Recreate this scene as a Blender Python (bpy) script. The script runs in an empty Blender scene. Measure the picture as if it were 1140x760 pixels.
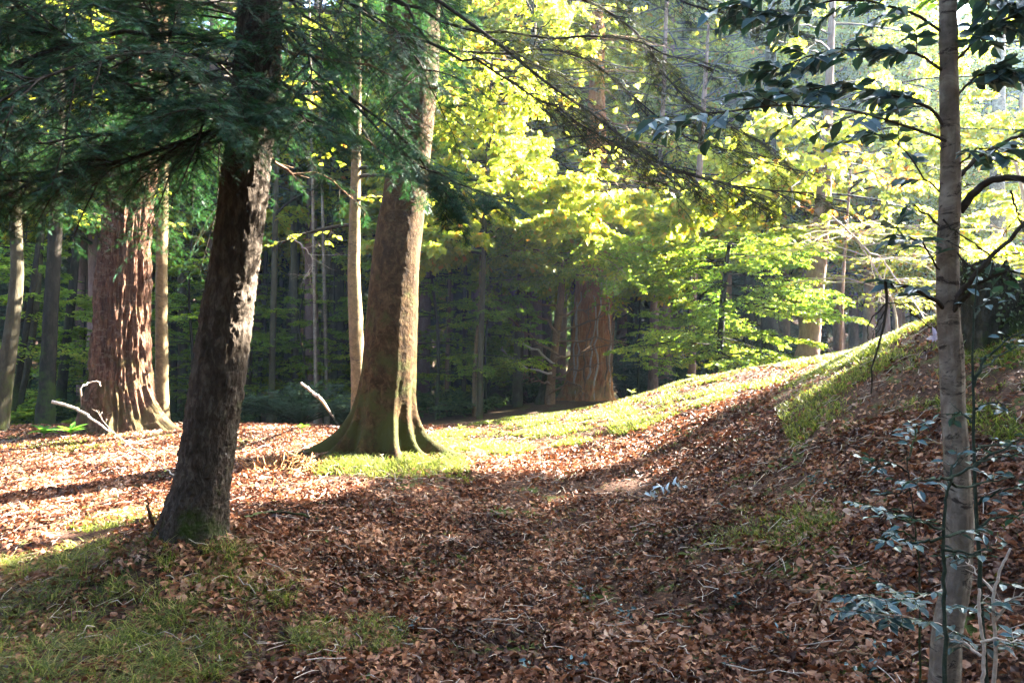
import bpy, math, random
import numpy as np
from mathutils import Vector

R = math.radians
HAZE, EXPO = 0.0008, 5.4
scene = bpy.context.scene
COL = scene.collection
F0, CX, CY, CAMZ = 860.0, 570.0, 380.0, 1.6      # focal length in photo pixels, principal point
UP = np.array([0., 0., 1.])
SUN_AZ, SUN_EL = R(61), R(32)                    # azimuth right of the view direction
SUN = np.array([math.sin(SUN_AZ)*math.cos(SUN_EL), math.cos(SUN_AZ)*math.cos(SUN_EL), math.sin(SUN_EL)])


def at(px, py, d):
    return np.array([(px-CX)/F0*d, d, CAMZ+(CY-py)/F0*d])


def ats(lst, d=None):
    return np.array([at(p[0], p[1], p[2] if len(p) > 2 else d) for p in lst])


# ------------------------------------------------------------------ noise
def _hash(ix, iy, iz, seed):
    h = (ix.astype(np.int64)*374761393 + iy.astype(np.int64)*668265263 + iz.astype(np.int64)*2147483647 + seed*144665) & 0x7fffffff
    h = ((h ^ (h >> 13))*1274126177) & 0x7fffffff
    h = h ^ (h >> 16)
    return (h & 0xffff)/65535.0


def vnoise(x, y, z, seed=0):
    x, y, z = np.broadcast_arrays(np.asarray(x, float), np.asarray(y, float), np.asarray(z, float))
    ix, iy, iz = np.floor(x), np.floor(y), np.floor(z)
    fx, fy, fz = x-ix, y-iy, z-iz
    fx, fy, fz = fx*fx*(3-2*fx), fy*fy*(3-2*fy), fz*fz*(3-2*fz)
    ix, iy, iz = ix.astype(int), iy.astype(int), iz.astype(int)
    r = 0
    for dx in (0, 1):
        for dy in (0, 1):
            for dz in (0, 1):
                w = (fx if dx else 1-fx)*(fy if dy else 1-fy)*(fz if dz else 1-fz)
                r = r + w*_hash(ix+dx, iy+dy, iz+dz, seed)
    return r*2-1


def fbm(x, y, z, oct=4, seed=0, gain=.5):
    a, s, t = 1., 0., 0.
    for o in range(oct):
        s = s + a*vnoise(x*2**o, y*2**o, z*2**o, seed+o*17)
        t += a
        a *= gain
    return s/t


def nrm(v):
    return v/np.maximum(np.linalg.norm(v, axis=-1, keepdims=True), 1e-9)


# ------------------------------------------------------------------ mesh building
class MB:
    """Collects vertices and faces (as numpy blocks) for one mesh object."""
    def __init__(self):
        self.V, self.F, self.M, self.S, self.n = [], [], [], [], 0

    def add(self, V, F, mat=0, smooth=True):
        V = np.asarray(V, np.float32).reshape(-1, 3)
        if len(V) == 0:
            return self
        F = np.asarray(F, np.int32)
        self.V.append(V)
        self.F.append(F+self.n)
        self.M.append(np.full(len(F), mat, np.int32))
        self.S.append(np.full(len(F), smooth, bool))
        self.n += len(V)
        return self

    def mesh(self, name, mats):
        me = bpy.data.meshes.new(name)
        V = np.concatenate(self.V)
        cnt = np.concatenate([np.full(len(f), f.shape[1], np.int32) for f in self.F])
        lv = np.concatenate([f.ravel() for f in self.F]).astype(np.int32)
        st = np.concatenate([[0], np.cumsum(cnt)[:-1]]).astype(np.int32)
        me.vertices.add(len(V)); me.vertices.foreach_set('co', V.ravel())
        me.loops.add(len(lv)); me.loops.foreach_set('vertex_index', lv)
        me.polygons.add(len(cnt)); me.polygons.foreach_set('loop_start', st)
        me.polygons.foreach_set('material_index', np.concatenate(self.M))
        me.polygons.foreach_set('use_smooth', np.concatenate(self.S))
        for m in (mats if isinstance(mats, (list, tuple)) else [mats]):
            me.materials.append(m)
        me.update(calc_edges=True)
        return me

    def build(self, name, mats, parent=None, origin=None):
        if origin is not None:
            for v in self.V:
                v -= np.asarray(origin, np.float32)
        me = self.mesh(name, mats)
        o = bpy.data.objects.new(name, me)
        COL.objects.link(o)
        if origin is not None and parent is None:
            o.location = origin
        if parent is not None:
            o.parent = parent
        return o


def tag(o, label=None, cat=None, group=None, kind=None):
    for k, v in (('label', label), ('category', cat), ('group', group), ('kind', kind)):
        if v:
            o[k] = v
    return o


def empty(name, loc, label, cat, group=None):
    o = bpy.data.objects.new(name, None)
    o.empty_display_size = .2
    COL.objects.link(o)
    o.location = loc
    return tag(o, label, cat, group)


def resample(P, k, smooth=True):
    """Catmull-Rom resampling of a polyline (n,3) to k points; extra columns allowed."""
    P = np.asarray(P, float)
    n = len(P)
    t = np.linspace(0, n-1, k)
    i = np.minimum(t.astype(int), n-2)
    f = (t-i)[:, None]
    p1, p2 = P[i], P[i+1]
    if not smooth:
        return p1+(p2-p1)*f
    p0 = np.where((i > 0)[:, None], P[np.maximum(i-1, 0)], 2*P[i]-P[i+1])
    p3 = np.where((i+2 < n)[:, None], P[np.minimum(i+2, n-1)], 2*P[i+1]-P[i])
    return .5*((2*p1)+(-p0+p2)*f+(2*p0-5*p1+4*p2-p3)*f*f+(-p0+3*p1-3*p2+p3)*f**3)


def tubes(mb, P, Rd, ns=4, mat=0):
    """P (N,k,3) centre lines, Rd (N,k) radii -> closed tapered tubes."""
    P = np.asarray(P, float)
    if P.ndim == 2:
        P = P[None]
    if len(P) == 0:
        return
    Rd = np.broadcast_to(np.asarray(Rd, float), P.shape[:2])
    N, k, _ = P.shape
    T = nrm(np.gradient(P, axis=1))
    ref = np.where(np.abs(T[:, :1, 2:3]) > .9, np.array([1., 0, 0]), UP)
    S = nrm(np.cross(T, np.broadcast_to(ref, T.shape)))
    B = np.cross(S, T)
    a = np.arange(ns)*2*np.pi/ns
    V = P[:, :, None]+Rd[:, :, None, None]*(S[:, :, None]*np.cos(a)[:, None]+B[:, :, None]*np.sin(a)[:, None])
    idx = np.arange(N*k*ns).reshape(N, k, ns)
    j = (np.arange(ns)+1) % ns
    q = np.stack([idx[:, :-1], idx[:, :-1][:, :, j], idx[:, 1:][:, :, j], idx[:, 1:]], -1).reshape(-1, 4)
    mb.add(V, q, mat, True)
    if ns == 4:
        mb.F[-1] = np.concatenate([mb.F[-1], idx[:, -1]+mb.n-len(V.reshape(-1, 3))]).astype(np.int32)
        c = len(mb.F[-1])
        mb.M[-1] = np.full(c, mat, np.int32); mb.S[-1] = np.full(c, True)
    elif ns > 4:
        base = mb.n-N*k*ns
        tip = P[:, -1]+T[:, -1]*Rd[:, -1:]*.5
        m0 = mb.n
        mb.add(tip, np.zeros((0, 3), np.int32), mat)
        ti = np.arange(N)+m0
        tri = np.stack([idx[:, -1]+base, idx[:, -1][:, j]+base, np.broadcast_to(ti[:, None], (N, ns))], -1).reshape(-1, 3)
        mb.F[-1] = tri.astype(np.int32); mb.M[-1] = np.full(len(tri), mat, np.int32); mb.S[-1] = np.full(len(tri), True)


# leaf templates: local x = along the leaf, y = across, z = normal; length 1
def T_leaf(w=.55, fold=.12, curl=.1):
    V = np.array([[0, 0, 0], [.3, w/2, fold], [.7, w*.38, fold*.6-curl*.5], [1, 0, -curl],
                  [.7, -w*.38, fold*.6-curl*.5], [.3, -w/2, fold], [.35, 0, .02], [.7, 0, -curl*.4]])
    F = np.array([[0, 1, 6, 6], [1, 2, 7, 6], [2, 3, 7, 7], [3, 4, 7, 7], [4, 5, 6, 7], [5, 0, 6, 6]])
    return V, F


def T_quad(w=.6, fold=.1):
    V = np.array([[0, 0, 0], [.45, w/2, fold], [1, 0, 0], [.45, -w/2, fold]])
    return V, np.array([[0, 1, 2], [0, 2, 3]])


def T_lobed():
    """five lobed maple-like leaf: 11 outline points, fan of quads from the centre"""
    out = [(0, 0), (.12, .30), (.30, .26), (.42, .52), (.60, .30), (1, 0), (.60, -.30), (.42, -.52), (.30, -.26), (.12, -.30)]
    V = np.array([[x, y, .10*abs(y)-.12*x*x] for x, y in out]+[[.38, 0, -.02]])
    F = np.array([[0, 1, 2, 10], [2, 3, 4, 10], [4, 5, 6, 10], [6, 7, 8, 10], [8, 9, 0, 10]])
    return V, F


def T_holly():
    out = [(0, 0), (.14, .15), (.26, .20), (.38, .27), (.50, .235), (.62, .25), (.78, .14), (1, 0),
           (.78, -.14), (.62, -.25), (.50, -.235), (.38, -.27), (.26, -.20), (.14, -.15)]
    V = [[x, y, .30*abs(y)+(.02 if abs(y) > .24 else 0)-.14*x*x] for x, y in out]
    V += [[.3, 0, -.03], [.65, 0, -.07]]
    F = [[0, 1, 2, 14], [2, 3, 4, 14], [4, 5, 15, 14], [5, 6, 7, 15], [7, 8, 9, 15], [9, 10, 14, 15], [10, 11, 12, 14], [12, 13, 0, 14]]
    return np.array(V, float), np.array(F)


def T_spray(n=7, w=.5, seed=0):
    """flat conifer spray: a stem with leaflets on both sides (thin triangles)"""
    rng = np.random.default_rng(seed)
    V, F = [[0, -.012, 0], [1, 0, 0], [0, .012, 0]], [[0, 1, 2]]
    for i in range(n):
        t = (i+.6)/(n+.3)
        for s in (1, -1):
            L = w*(1-t*.75)*rng.uniform(.75, 1.1)
            b = len(V)
            V += [[t-.035, 0, 0], [t+.035, 0, 0], [t+L*.62, s*L*.78, rng.uniform(-.06, .02)]]
            F.append([b, b+1, b+2])
    return np.array(V, float), np.array(F)


def scatter(mb, tmpl, P, D, Nn, L, mat=0, wid=None, smooth=False):
    """instances of a template at P with x along D, normal ~Nn, size L"""
    V, F = tmpl
    if len(P) == 0:
        return
    D = nrm(D)
    Y = nrm(np.cross(Nn, D))
    Z = np.cross(D, Y)
    L = np.broadcast_to(np.asarray(L, float), (len(P),))
    w = L if wid is None else L*wid
    W = P[:, None]+(V[None, :, 0:1]*D[:, None])*L[:, None, None]+(V[None, :, 1:2]*Y[:, None])*w[:, None, None]+(V[None, :, 2:3]*Z[:, None])*L[:, None, None]
    Fi = (F[None]+(np.arange(len(P))*len(V))[:, None, None]).reshape(-1, F.shape[1])
    if F.shape[1] == 4:      # drop the doubled corner of triangles
        tri = Fi[:, 2] == Fi[:, 3]
        n0 = mb.n
        mb.add(W, Fi[~tri], mat, smooth)
        if tri.any():
            mb.F.append((Fi[tri][:, :3]+n0).astype(np.int32))
            mb.M.append(np.full(int(tri.sum()), mat, np.int32)); mb.S.append(np.full(int(tri.sum()), smooth))
    else:
        mb.add(W, Fi, mat, smooth)


def spawn(rng, P, n, t0=.2, t1=1., ratio=.5, ang=50, flat=.8, droop=.1, k=5, taper=.6, base=0.):
    """children of polylines P (N,m,3): n per parent, alternating sides, curved; returns (N*n,k,3)"""
    N, m, _ = P.shape
    t = (np.arange(n)+rng.uniform(.1, .9, (N, n)))/n*(t1-t0)+t0
    t = np.clip(t, 0, .999)
    fi = t*(m-1); i = np.minimum(fi.astype(int), m-2); f = (fi-i)[..., None]
    r = np.arange(N)[:, None]
    O = P[r, i]*(1-f)+P[r, i+1]*f
    T = nrm(P[r, i+1]-P[r, i])
    S = nrm(np.cross(T, UP)+rng.normal(0, .02, T.shape))
    W = np.cross(S, T)
    sg = np.where((np.arange(n)+rng.integers(0, 2, (N, 1))) % 2 == 0, 1., -1.)[..., None]
    a = R(ang)*rng.uniform(.75, 1.25, (N, n, 1))
    el = rng.normal(0, 1-flat, (N, n, 1))
    d = nrm(np.cos(a)*T+np.sin(a)*(sg*S*np.cos(el)+W*np.sin(el)))
    PL = np.linalg.norm(np.diff(P, axis=1), axis=2).sum(1)[:, None, None]
    L = (PL*ratio*(1-t[..., None]*taper)+base)*rng.uniform(.7, 1.25, (N, n, 1))
    s = np.linspace(0, 1, k)
    Q = O[:, :, None]+L[..., None]*(d[:, :, None]*s[:, None]+(T[:, :, None]*.15-UP*droop)*(s*s)[:, None])
    Q = Q+rng.normal(0, .02, Q.shape)*L[..., None]*s[:, None]
    return Q.reshape(N*n, k, 3)


def leaves_on(rng, P, n, t0=.15, ang=50, jit=.3, up=1., tip=True):
    """positions, directions, normals of leaves set on both sides of twigs P (N,m,3)"""
    N, m, _ = P.shape
    t = (np.arange(n)+rng.uniform(.2, .8, (N, n)))/n*(1-t0)+t0
    t = np.clip(t, 0, .999)
    fi = t*(m-1); i = np.minimum(fi.astype(int), m-2); f = (fi-i)[..., None]
    r = np.arange(N)[:, None]
    O = P[r, i]*(1-f)+P[r, i+1]*f
    T = nrm(P[r, i+1]-P[r, i])
    S = nrm(np.cross(T, UP)+rng.normal(0, .03, T.shape))
    sg = np.where((np.arange(n)+rng.integers(0, 2, (N, 1))) % 2 == 0, 1., -1.)[..., None]
    a = R(ang)*rng.uniform(.6, 1.3, (N, n, 1))
    D = nrm(np.cos(a)*T+np.sin(a)*sg*S+rng.normal(0, jit*.5, T.shape))
    Nn = nrm(np.cross(S, T)*up+rng.normal(0, jit, T.shape)+UP*.2)
    return O.reshape(-1, 3), D.reshape(-1, 3), Nn.reshape(-1, 3)
# ------------------------------------------------------------------ terrain
_ctl = [  # (px, py, distance) of ground points read off the photograph
    (0, 760, 3.4), (300, 760, 3.6), (570, 760, 3.7), (860, 760, 3.55), (1100, 760, 3.3),
    (200, 604, 5.2), (100, 625, 5.2), (290, 612, 5.3), (150, 690, 4.2), (60, 700, 4.1), (300, 690, 4.4),
    (0, 640, 5.2), (0, 590, 6.5), (0, 540, 8.5), (0, 490, 11.5), (0, 474, 14), (140, 478, 12), (90, 474, 13.5),
    (250, 475, 12.5), (425, 500, 9.5), (330, 540, 7.8), (330, 500, 9.6), (300, 478, 12), (430, 560, 7.2), (430, 640, 5.6),
    (570, 620, 6), (570, 540, 8), (530, 502, 10), (500, 489, 11), (600, 466, 13.2), (680, 449, 13.2), (640, 500, 9.7),
    (760, 427, 12.7), (860, 409, 12.2), (960, 390, 11.2), (1000, 373, 10.2), (1045, 352, 9.2), (1140, 352, 7.6),
    (700, 500, 9.2), (800, 456, 9.6), (900, 420, 10), (860, 500, 7.6), (1000, 450, 6.9), (1000, 550, 5.1), (1140, 450, 5.6),
    (1140, 600, 4.2), (860, 620, 5.1), (1000, 680, 3.95), (860, 700, 4.2), (700, 600, 6.3), (700, 690, 4.6), (740, 545, 7.5),
]
_C = [tuple(at(*c)) for c in _ctl] + [
    (0, 0, 0), (-4, 0, -.1), (4, 0, .7), (-8, 3, -.2), (8, 2, 1.6), (0, -6, 0), (10, 7, 2.4), (-9, 9, .0), (-12, 14, -.2),
    (1.9, 22, -.05), (5, 17, .1), (9, 16, 1.0), (13, 13, 2.2), (-2, 17, -.2), (-8, 18, -.6), (0, 28, -1.2), (12, 24, -.6), (-12, 26, -1.4), (-16, 6, -.4), (20, 8, 3.), (20, 20, 1.0)]
_C = np.array(_C)


def _tps_fit(C, lam=.004):
    n = len(C)
    d = np.linalg.norm(C[:, None, :2]-C[None, :, :2], axis=2)
    K = np.where(d > 0, d*d*np.log(np.maximum(d, 1e-9)), 0)+np.eye(n)*lam*10
    Pm = np.c_[np.ones(n), C[:, :2]]
    A = np.block([[K, Pm], [Pm.T, np.zeros((3, 3))]])
    return np.linalg.solve(A, np.r_[C[:, 2], 0, 0, 0])


_W = _tps_fit(_C)


def height(x, y, detail=True):
    x, y = np.broadcast_arrays(np.asarray(x, float), np.asarray(y, float))
    sh = x.shape
    x, y = x.ravel(), y.ravel()
    out = np.zeros(len(x))
    for s in range(0, len(x), 40000):
        xs, ys = x[s:s+40000], y[s:s+40000]
        cx, cy = np.clip(xs, -18, 22), np.clip(ys, -7, 29)
        d = np.sqrt((cx[:, None]-_C[None, :, 0])**2+(cy[:, None]-_C[None, :, 1])**2)
        K = np.where(d > 0, d*d*np.log(np.maximum(d, 1e-9)), 0)
        out[s:s+40000] = K@_W[:-3]+_W[-3]+_W[-2]*cx+_W[-1]*cy
    out = out+.10*np.exp(-((x+2.15)**2+(y-5.1)**2)/.5)-.07*np.exp(-((x+2.2)**2+(y-4.2)**2)/.3)
    rr = np.hypot(x, y-5)
    far = -1.6+np.maximum(rr-45, 0)*.34*(.6+.4*np.clip((x+40)/60, 0, 1))
    far = np.minimum(far, 26+3*vnoise(x*.02, y*.02, 0, 3))+1.2*vnoise(x*.05, y*.05, 0, 5)
    w = np.clip((rr-20)/14, 0, 1); w = w*w*(3-2*w)
    out = out*(1-w)+far*w
    if detail:
        out = out+.035*fbm(x*.9, y*.9, 0, 3, 8)+.018*fbm(x*4, y*4, 0, 3, 11)
    return out.reshape(sh)


def px_of(P):
    return CX+F0*P[:, 0]/np.maximum(P[:, 1], .1), CY-F0*(P[:, 2]-CAMZ)/np.maximum(P[:, 1], .1)


def in_poly(x, y, poly):
    c = np.zeros(len(x), bool)
    n = len(poly)
    for i in range(n):
        x1, y1 = poly[i]; x2, y2 = poly[(i+1) % n]
        hit = ((y1 > y) != (y2 > y)) & (x < (x2-x1)*(y-y1)/((y2-y1) or 1e-9)+x1)
        c ^= hit
    return c


# sunlit clearing on the ground (where the canopy has its gap)
_LIT = [[(-4000, 3000), (-400, 760), (-60, 652), (60, 628), (180, 592), (300, 566), (390, 545), (450, 528), (520, 528), (600, 532), (680, 518), (760, 483), (850, 442),
         (960, 393), (1010, 372), (1010, 300), (-4000, 300)]]


_GX, _GY = np.arange(-24, 34, .25), np.arange(-10, 40, .25)
_GZ = height(*np.meshgrid(_GX, _GY), False)


def h_fast(x, y):
    fx = np.clip((x+24)/.25, 0, len(_GX)-1.001); fy = np.clip((y+10)/.25, 0, len(_GY)-1.001)
    i, j = fx.astype(int), fy.astype(int); a, b = fx-i, fy-j
    return (_GZ[j, i]*(1-a)+_GZ[j, i+1]*a)*(1-b)+(_GZ[j+1, i]*(1-a)+_GZ[j+1, i+1]*a)*b


def sun_shadow(P):
    """ground point hit by the shadow of P"""
    g = P.copy()
    for _ in range(5):
        gz = h_fast(g[:, 0], g[:, 1])
        t = (P[:, 2]-gz)/SUN[2]
        t = np.clip(t, -5, 60)
        g = P-SUN*t[:, None]
    return g


# crowns kept sunlit: leaves between them and the sun are thinned out
_GLOW = [(at(620, 235, 19.5), 2.7, .2), (at(560, 120, 20), 2.7, .25), (at(700, 200, 20), 2.4, .2), (at(540, 235, 17.5), 2.3, .15), (at(830, 130, 19), 3., .5), (at(395, 270, 12.3), .9, .3), (at(830, 330, 19), 1.9, .4), (at(655, 390, 21.5), 1.2, .2)]


def gap_keep(rng, P, p_lit=.1, p_shade=1.):
    """canopy gap: which leaves exist, from where their shadow falls"""
    if len(P) == 0:
        return np.zeros(0, bool)
    g = sun_shadow(P)
    px, py = px_of(g)
    px = px+14*vnoise(g[:, 0]*1.6, g[:, 1]*1.6, 0, 77)+8*vnoise(g[:, 0]*5, g[:, 1]*5, 0, 78)
    py = py+9*vnoise(g[:, 0]*1.6, g[:, 1]*1.6, 3, 79)+5*vnoise(g[:, 0]*5, g[:, 1]*5, 3, 78)
    lit = in_poly(px, py, _LIT[0]) & (g[:, 1] > 2.2) & (g[:, 1] < np.where(g[:, 0] < 0, 12.8, 14))
    fleck = vnoise(g[:, 0]*2.2, g[:, 1]*2.2, 0, 91) > .80
    pr = np.where(lit | fleck, p_lit, p_shade)
    for T, rad, q in _GLOW:
        v = P-T
        t = v@SUN
        dist = np.linalg.norm(v-t[:, None]*SUN, axis=1)
        pr = pr*np.where((t > rad*1.1) & (dist < rad), q, 1.)
    return rng.random(len(P)) < pr
# ------------------------------------------------------------------ materials
def _mat(name):
    m = bpy.data.materials.new(name)
    m.use_nodes = True
    nt = m.node_tree
    nt.nodes.clear()
    out = nt.nodes.new('ShaderNodeOutputMaterial')
    return m, nt, out


def _n(nt, typ, **kw):
    n = nt.nodes.new(typ)
    for k, v in kw.items():
        if k in n.inputs:
            n.inputs[k].default_value = v
        else:
            setattr(n, k, v)
    return n


def _ramp(nt, fac, stops, interp='LINEAR'):
    r = nt.nodes.new('ShaderNodeValToRGB')
    r.color_ramp.interpolation = interp
    el = r.color_ramp.elements
    while len(el) < len(stops):
        el.new(.5)
    for e, (p, c) in zip(el, stops):
        e.position = p
        e.color = tuple(c)+(1,) if len(c) == 3 else c
    nt.links.new(fac, r.inputs['Fac'])
    return r.outputs['Color']


def _noise(nt, scale, detail=4, rough=.6, stretch=(1, 1, 1), coord='Object', dist=0.):
    tc = nt.nodes.new('ShaderNodeTexCoord')
    mp = _n(nt, 'ShaderNodeMapping')
    mp.inputs['Scale'].default_value = stretch
    nt.links.new(tc.outputs[coord], mp.inputs['Vector'])
    n = _n(nt, 'ShaderNodeTexNoise', Scale=scale, Detail=detail, Roughness=rough, Distortion=dist)
    nt.links.new(mp.outputs['Vector'], n.inputs['Vector'])
    return n.outputs['Fac']


def _mix(nt, fac, a, b, typ='MIX'):
    m = nt.nodes.new('ShaderNodeMix')
    m.data_type = 'RGBA'; m.blend_type = typ
    if hasattr(fac, 'links'):
        nt.links.new(fac, m.inputs[0])
    else:
        m.inputs[0].default_value = fac
    for s, v in ((6, a), (7, b)):
        if hasattr(v, 'links'):
            nt.links.new(v, m.inputs[s])
        else:
            m.inputs[s].default_value = tuple(v)+(1,)
    return m.outputs[2]


def mat_bark(name, cols, scale=18, stretch=(1, 1, .25), moss=None, moss_at=.62, bump=.6, rough=.9, dist=.02, bands=None):
    m, nt, out = _mat(name)
    n1 = _noise(nt, scale, 6, .65, stretch, dist=.6)
    n2 = _noise(nt, 1.7, 4, .6)
    c = _ramp(nt, n1, [(.3, cols[0]), (.5, cols[1]), (.68, cols[2])])
    c = _mix(nt, n2, c, _mix(nt, .5, c, cols[1]))
    if bands:
        nb = _noise(nt, 9, 6, .8, (.6, .6, 1.5), dist=1.)
        c = _mix(nt, _ramp(nt, nb, [(.54, (0, 0, 0)), (.60, (1, 1, 1))]), c, bands)
    if moss:
        geo = nt.nodes.new('ShaderNodeNewGeometry')
        sep = nt.nodes.new('ShaderNodeSeparateXYZ')
        nt.links.new(geo.outputs['Position'], sep.inputs[0])
        mr = _n(nt, 'ShaderNodeMapRange'); mr.inputs[1].default_value = .1; mr.inputs[2].default_value = 3.2
        mr.inputs[3].default_value = .20; mr.inputs[4].default_value = -.06
        nt.links.new(sep.outputs['Z'], mr.inputs[0])
        nm = _noise(nt, 3.1, 7, .7)
        ad = nt.nodes.new('ShaderNodeMath'); ad.operation = 'ADD'
        nt.links.new(nm, ad.inputs[0]); nt.links.new(mr.outputs[0], ad.inputs[1])
        f = _ramp(nt, ad.outputs[0], [(moss_at-.05, (0, 0, 0)), (moss_at+.07, (1, 1, 1))])
        c = _mix(nt, f, c, moss)
    b = _n(nt, 'ShaderNodeBsdfPrincipled', Roughness=rough)
    b.inputs['Specular IOR Level'].default_value = .06
    nt.links.new(c, b.inputs['Base Color'])
    bp = _n(nt, 'ShaderNodeBump', Strength=bump, Distance=dist)
    nf = _noise(nt, scale*2.3, 6, .7, stretch)
    ad2 = nt.nodes.new('ShaderNodeMath'); ad2.operation = 'ADD'
    nt.links.new(n1, ad2.inputs[0]); nt.links.new(nf, ad2.inputs[1])
    nt.links.new(ad2.outputs[0], bp.inputs['Height'])
    nt.links.new(bp.outputs['Normal'], b.inputs['Normal'])
    nt.links.new(b.outputs[0], out.inputs['Surface'])
    return m


def mat_leaf(name, stops, trans=.5, tmul=(1.6, 1.7, .8), rough=.5, spec=.3, patch=None):
    """thin leaf: diffuse/gloss front, translucent body; colour differs leaf by leaf"""
    m, nt, out = _mat(name)
    geo = nt.nodes.new('ShaderNodeNewGeometry')
    fac = geo.outputs['Random Per Island']
    if patch:
        nz = _noise(nt, patch, 2, .5, coord='Object')
        mx = nt.nodes.new('ShaderNodeMath'); mx.operation = 'MULTIPLY_ADD'
        nt.links.new(fac, mx.inputs[0]); mx.inputs[1].default_value = .5
        m2 = nt.nodes.new('ShaderNodeMapRange'); m2.inputs[1].default_value = .3; m2.inputs[2].default_value = .7
        m2.inputs[3].default_value = 0; m2.inputs[4].default_value = .5
        nt.links.new(nz, m2.inputs[0]); nt.links.new(m2.outputs[0], mx.inputs[2])
        fac = mx.outputs[0]
    c = _ramp(nt, fac, stops)
    b = _n(nt, 'ShaderNodeBsdfPrincipled', Roughness=rough)
    b.inputs['Specular IOR Level'].default_value = spec
    nt.links.new(c, b.inputs['Base Color'])
    if trans <= 0:
        nt.links.new(b.outputs[0], out.inputs['Surface'])
        return m
    t = nt.nodes.new('ShaderNodeBsdfTranslucent')
    nt.links.new(_mix(nt, 1., c, tmul, 'MULTIPLY'), t.inputs['Color'])
    ms = nt.nodes.new('ShaderNodeMixShader'); ms.inputs[0].default_value = trans
    nt.links.new(b.outputs[0], ms.inputs[1]); nt.links.new(t.outputs[0], ms.inputs[2])
    nt.links.new(ms.outputs[0], out.inputs['Surface'])
    return m


def mat_ground():
    m, nt, out = _mat('forest_soil')
    a = _noise(nt, 2.2, 8, .7)
    b_ = _noise(nt, 38, 5, .7)
    litter = _ramp(nt, b_, [(.30, (.008, .004, .003)), (.48, (.035, .016, .010)), (.60, (.085, .038, .022)), (.74, (.18, .09, .055))])
    mossy = _ramp(nt, b_, [(.3, (.02, .03, .006)), (.6, (.075, .10, .02)), (.75, (.13, .14, .04))])
    f = _ramp(nt, a, [(.54, (0, 0, 0)), (.62, (1, 1, 1))])
    c = _mix(nt, f, litter, mossy)
    p = _n(nt, 'ShaderNodeBsdfPrincipled', Roughness=.95)
    p.inputs['Specular IOR Level'].default_value = .15
    nt.links.new(c, p.inputs['Base Color'])
    bp = _n(nt, 'ShaderNodeBump', Strength=.8, Distance=.03)
    nt.links.new(b_, bp.inputs['Height']); nt.links.new(bp.outputs[0], p.inputs['Normal'])
    nt.links.new(p.outputs[0], out.inputs['Surface'])
    return m


M = {}
M['ground'] = mat_ground()
M['fir_bark'] = mat_bark('fir_bark', [(.013, .010, .007), (.050, .038, .029), (.13, .105, .085)], 26, (1, 1, .35), (.03, .045, .01), .74, .9, dist=.025)
M['beech_bark'] = mat_bark('beech_bark', [(.008, .004, .0017), (.034, .018, .0075), (.10, .062, .028)], 13, (1, 1, .7), (.035, .036, .010), .64, .9, .85, .015, bands=(.045, .03, .013))
M['redwood_bark'] = mat_bark('redwood_bark', [(.014, .006, .004), (.080, .038, .024), (.23, .135, .09)], 20, (1, 1, .28), (.07, .052, .024), .66, 1., dist=.04, bands=(.15, .105, .08))
M['redwood_far'] = mat_bark('redwood_bark_far', [(.08, .028, .012), (.33, .135, .055), (.56, .32, .17)], 11, (1, 1, .2), (.26, .16, .07), .70, 1., dist=.04)  # albedo raised toward orange, standing in for warm light on the far trunk
M['pale_bark'] = mat_bark('pale_bark', [(.05, .040, .030), (.14, .112, .088), (.27, .235, .19)], 14, (1, 1, .9), (.13, .10, .04), .74, .5, .8, .006, bands=(.035, .027, .022))
M['tan_bark'] = mat_bark('tan_bark', [(.05, .034, .018), (.11, .078, .042), (.18, .135, .08)], 14, (1, 1, .9), None, .6, .5, .8, .006, bands=(.045, .032, .02))
M['dark_bark'] = mat_bark('dark_bark', [(.008, .007, .006), (.022, .018, .014), (.05, .042, .034)], 15, (1, 1, .3), (.03, .045, .012), .66, .7)
M['mossy_bark'] = mat_bark('mossy_bark', [(.022, .019, .012), (.045, .038, .025), (.085, .075, .052)], 12, (1, 1, .4), (.05, .056, .02), .70, .7)
M['plum_bark'] = mat_bark('plum_bark', [(.09, .055, .045), (.15, .095, .08), (.21, .15, .125)], 14, (1, 1, .35), None, .6, .6)
M['twig_dark'] = mat_bark('twig_dark', [(.018, .014, .011), (.035, .028, .022), (.06, .05, .04)], 30, (1, 1, 1), (.03, .045, .012), .66, .4)
M['twig_green'] = mat_bark('twig_green', [(.014, .02, .015), (.028, .038, .027), (.05, .062, .045)], 30, (1, 1, 1), None, .66, .4)
M['twig_pale'] = mat_bark('twig_pale', [(.22, .17, .13), (.38, .31, .26), (.5, .43, .38)], 30, (1, 1, 1), None, .66, .4)
M['twig_brown'] = mat_bark('twig_brown', [(.06, .035, .022), (.15, .09, .055), (.24, .16, .10)], 30, (1, 1, 1), None, .66, .4)
M['stump'] = mat_bark('stump_wood', [(.02, .018, .013), (.028, .026, .018), (.06, .056, .042)], 11, (1, 1, .5), (.035, .050, .014), .62, .9, dist=.03)
M['needle'] = mat_leaf('fir_needles', [(0, (.010, .035, .022)), (.5, (.018, .055, .032)), (.85, (.03, .075, .04)), (1, (.06, .10, .05))], .25, (1.3, 1.6, .7), .5, .15)
M['needle_olive'] = mat_leaf('olive_needles', [(0, (.010, .017, .006)), (.6, (.022, .032, .009)), (1, (.055, .06, .016))], .25, (1.5, 1.5, .6), .6, .12)
M['maple'] = mat_leaf('maple_leaves', [(0, (.10, .14, .018)), (.4, (.15, .175, .026)), (.75, (.20, .215, .035)), (.93, (.24, .20, .03)), (1, (.30, .13, .03))], .6, (3.0, 3.0, 1.5), .5, .3)
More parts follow.
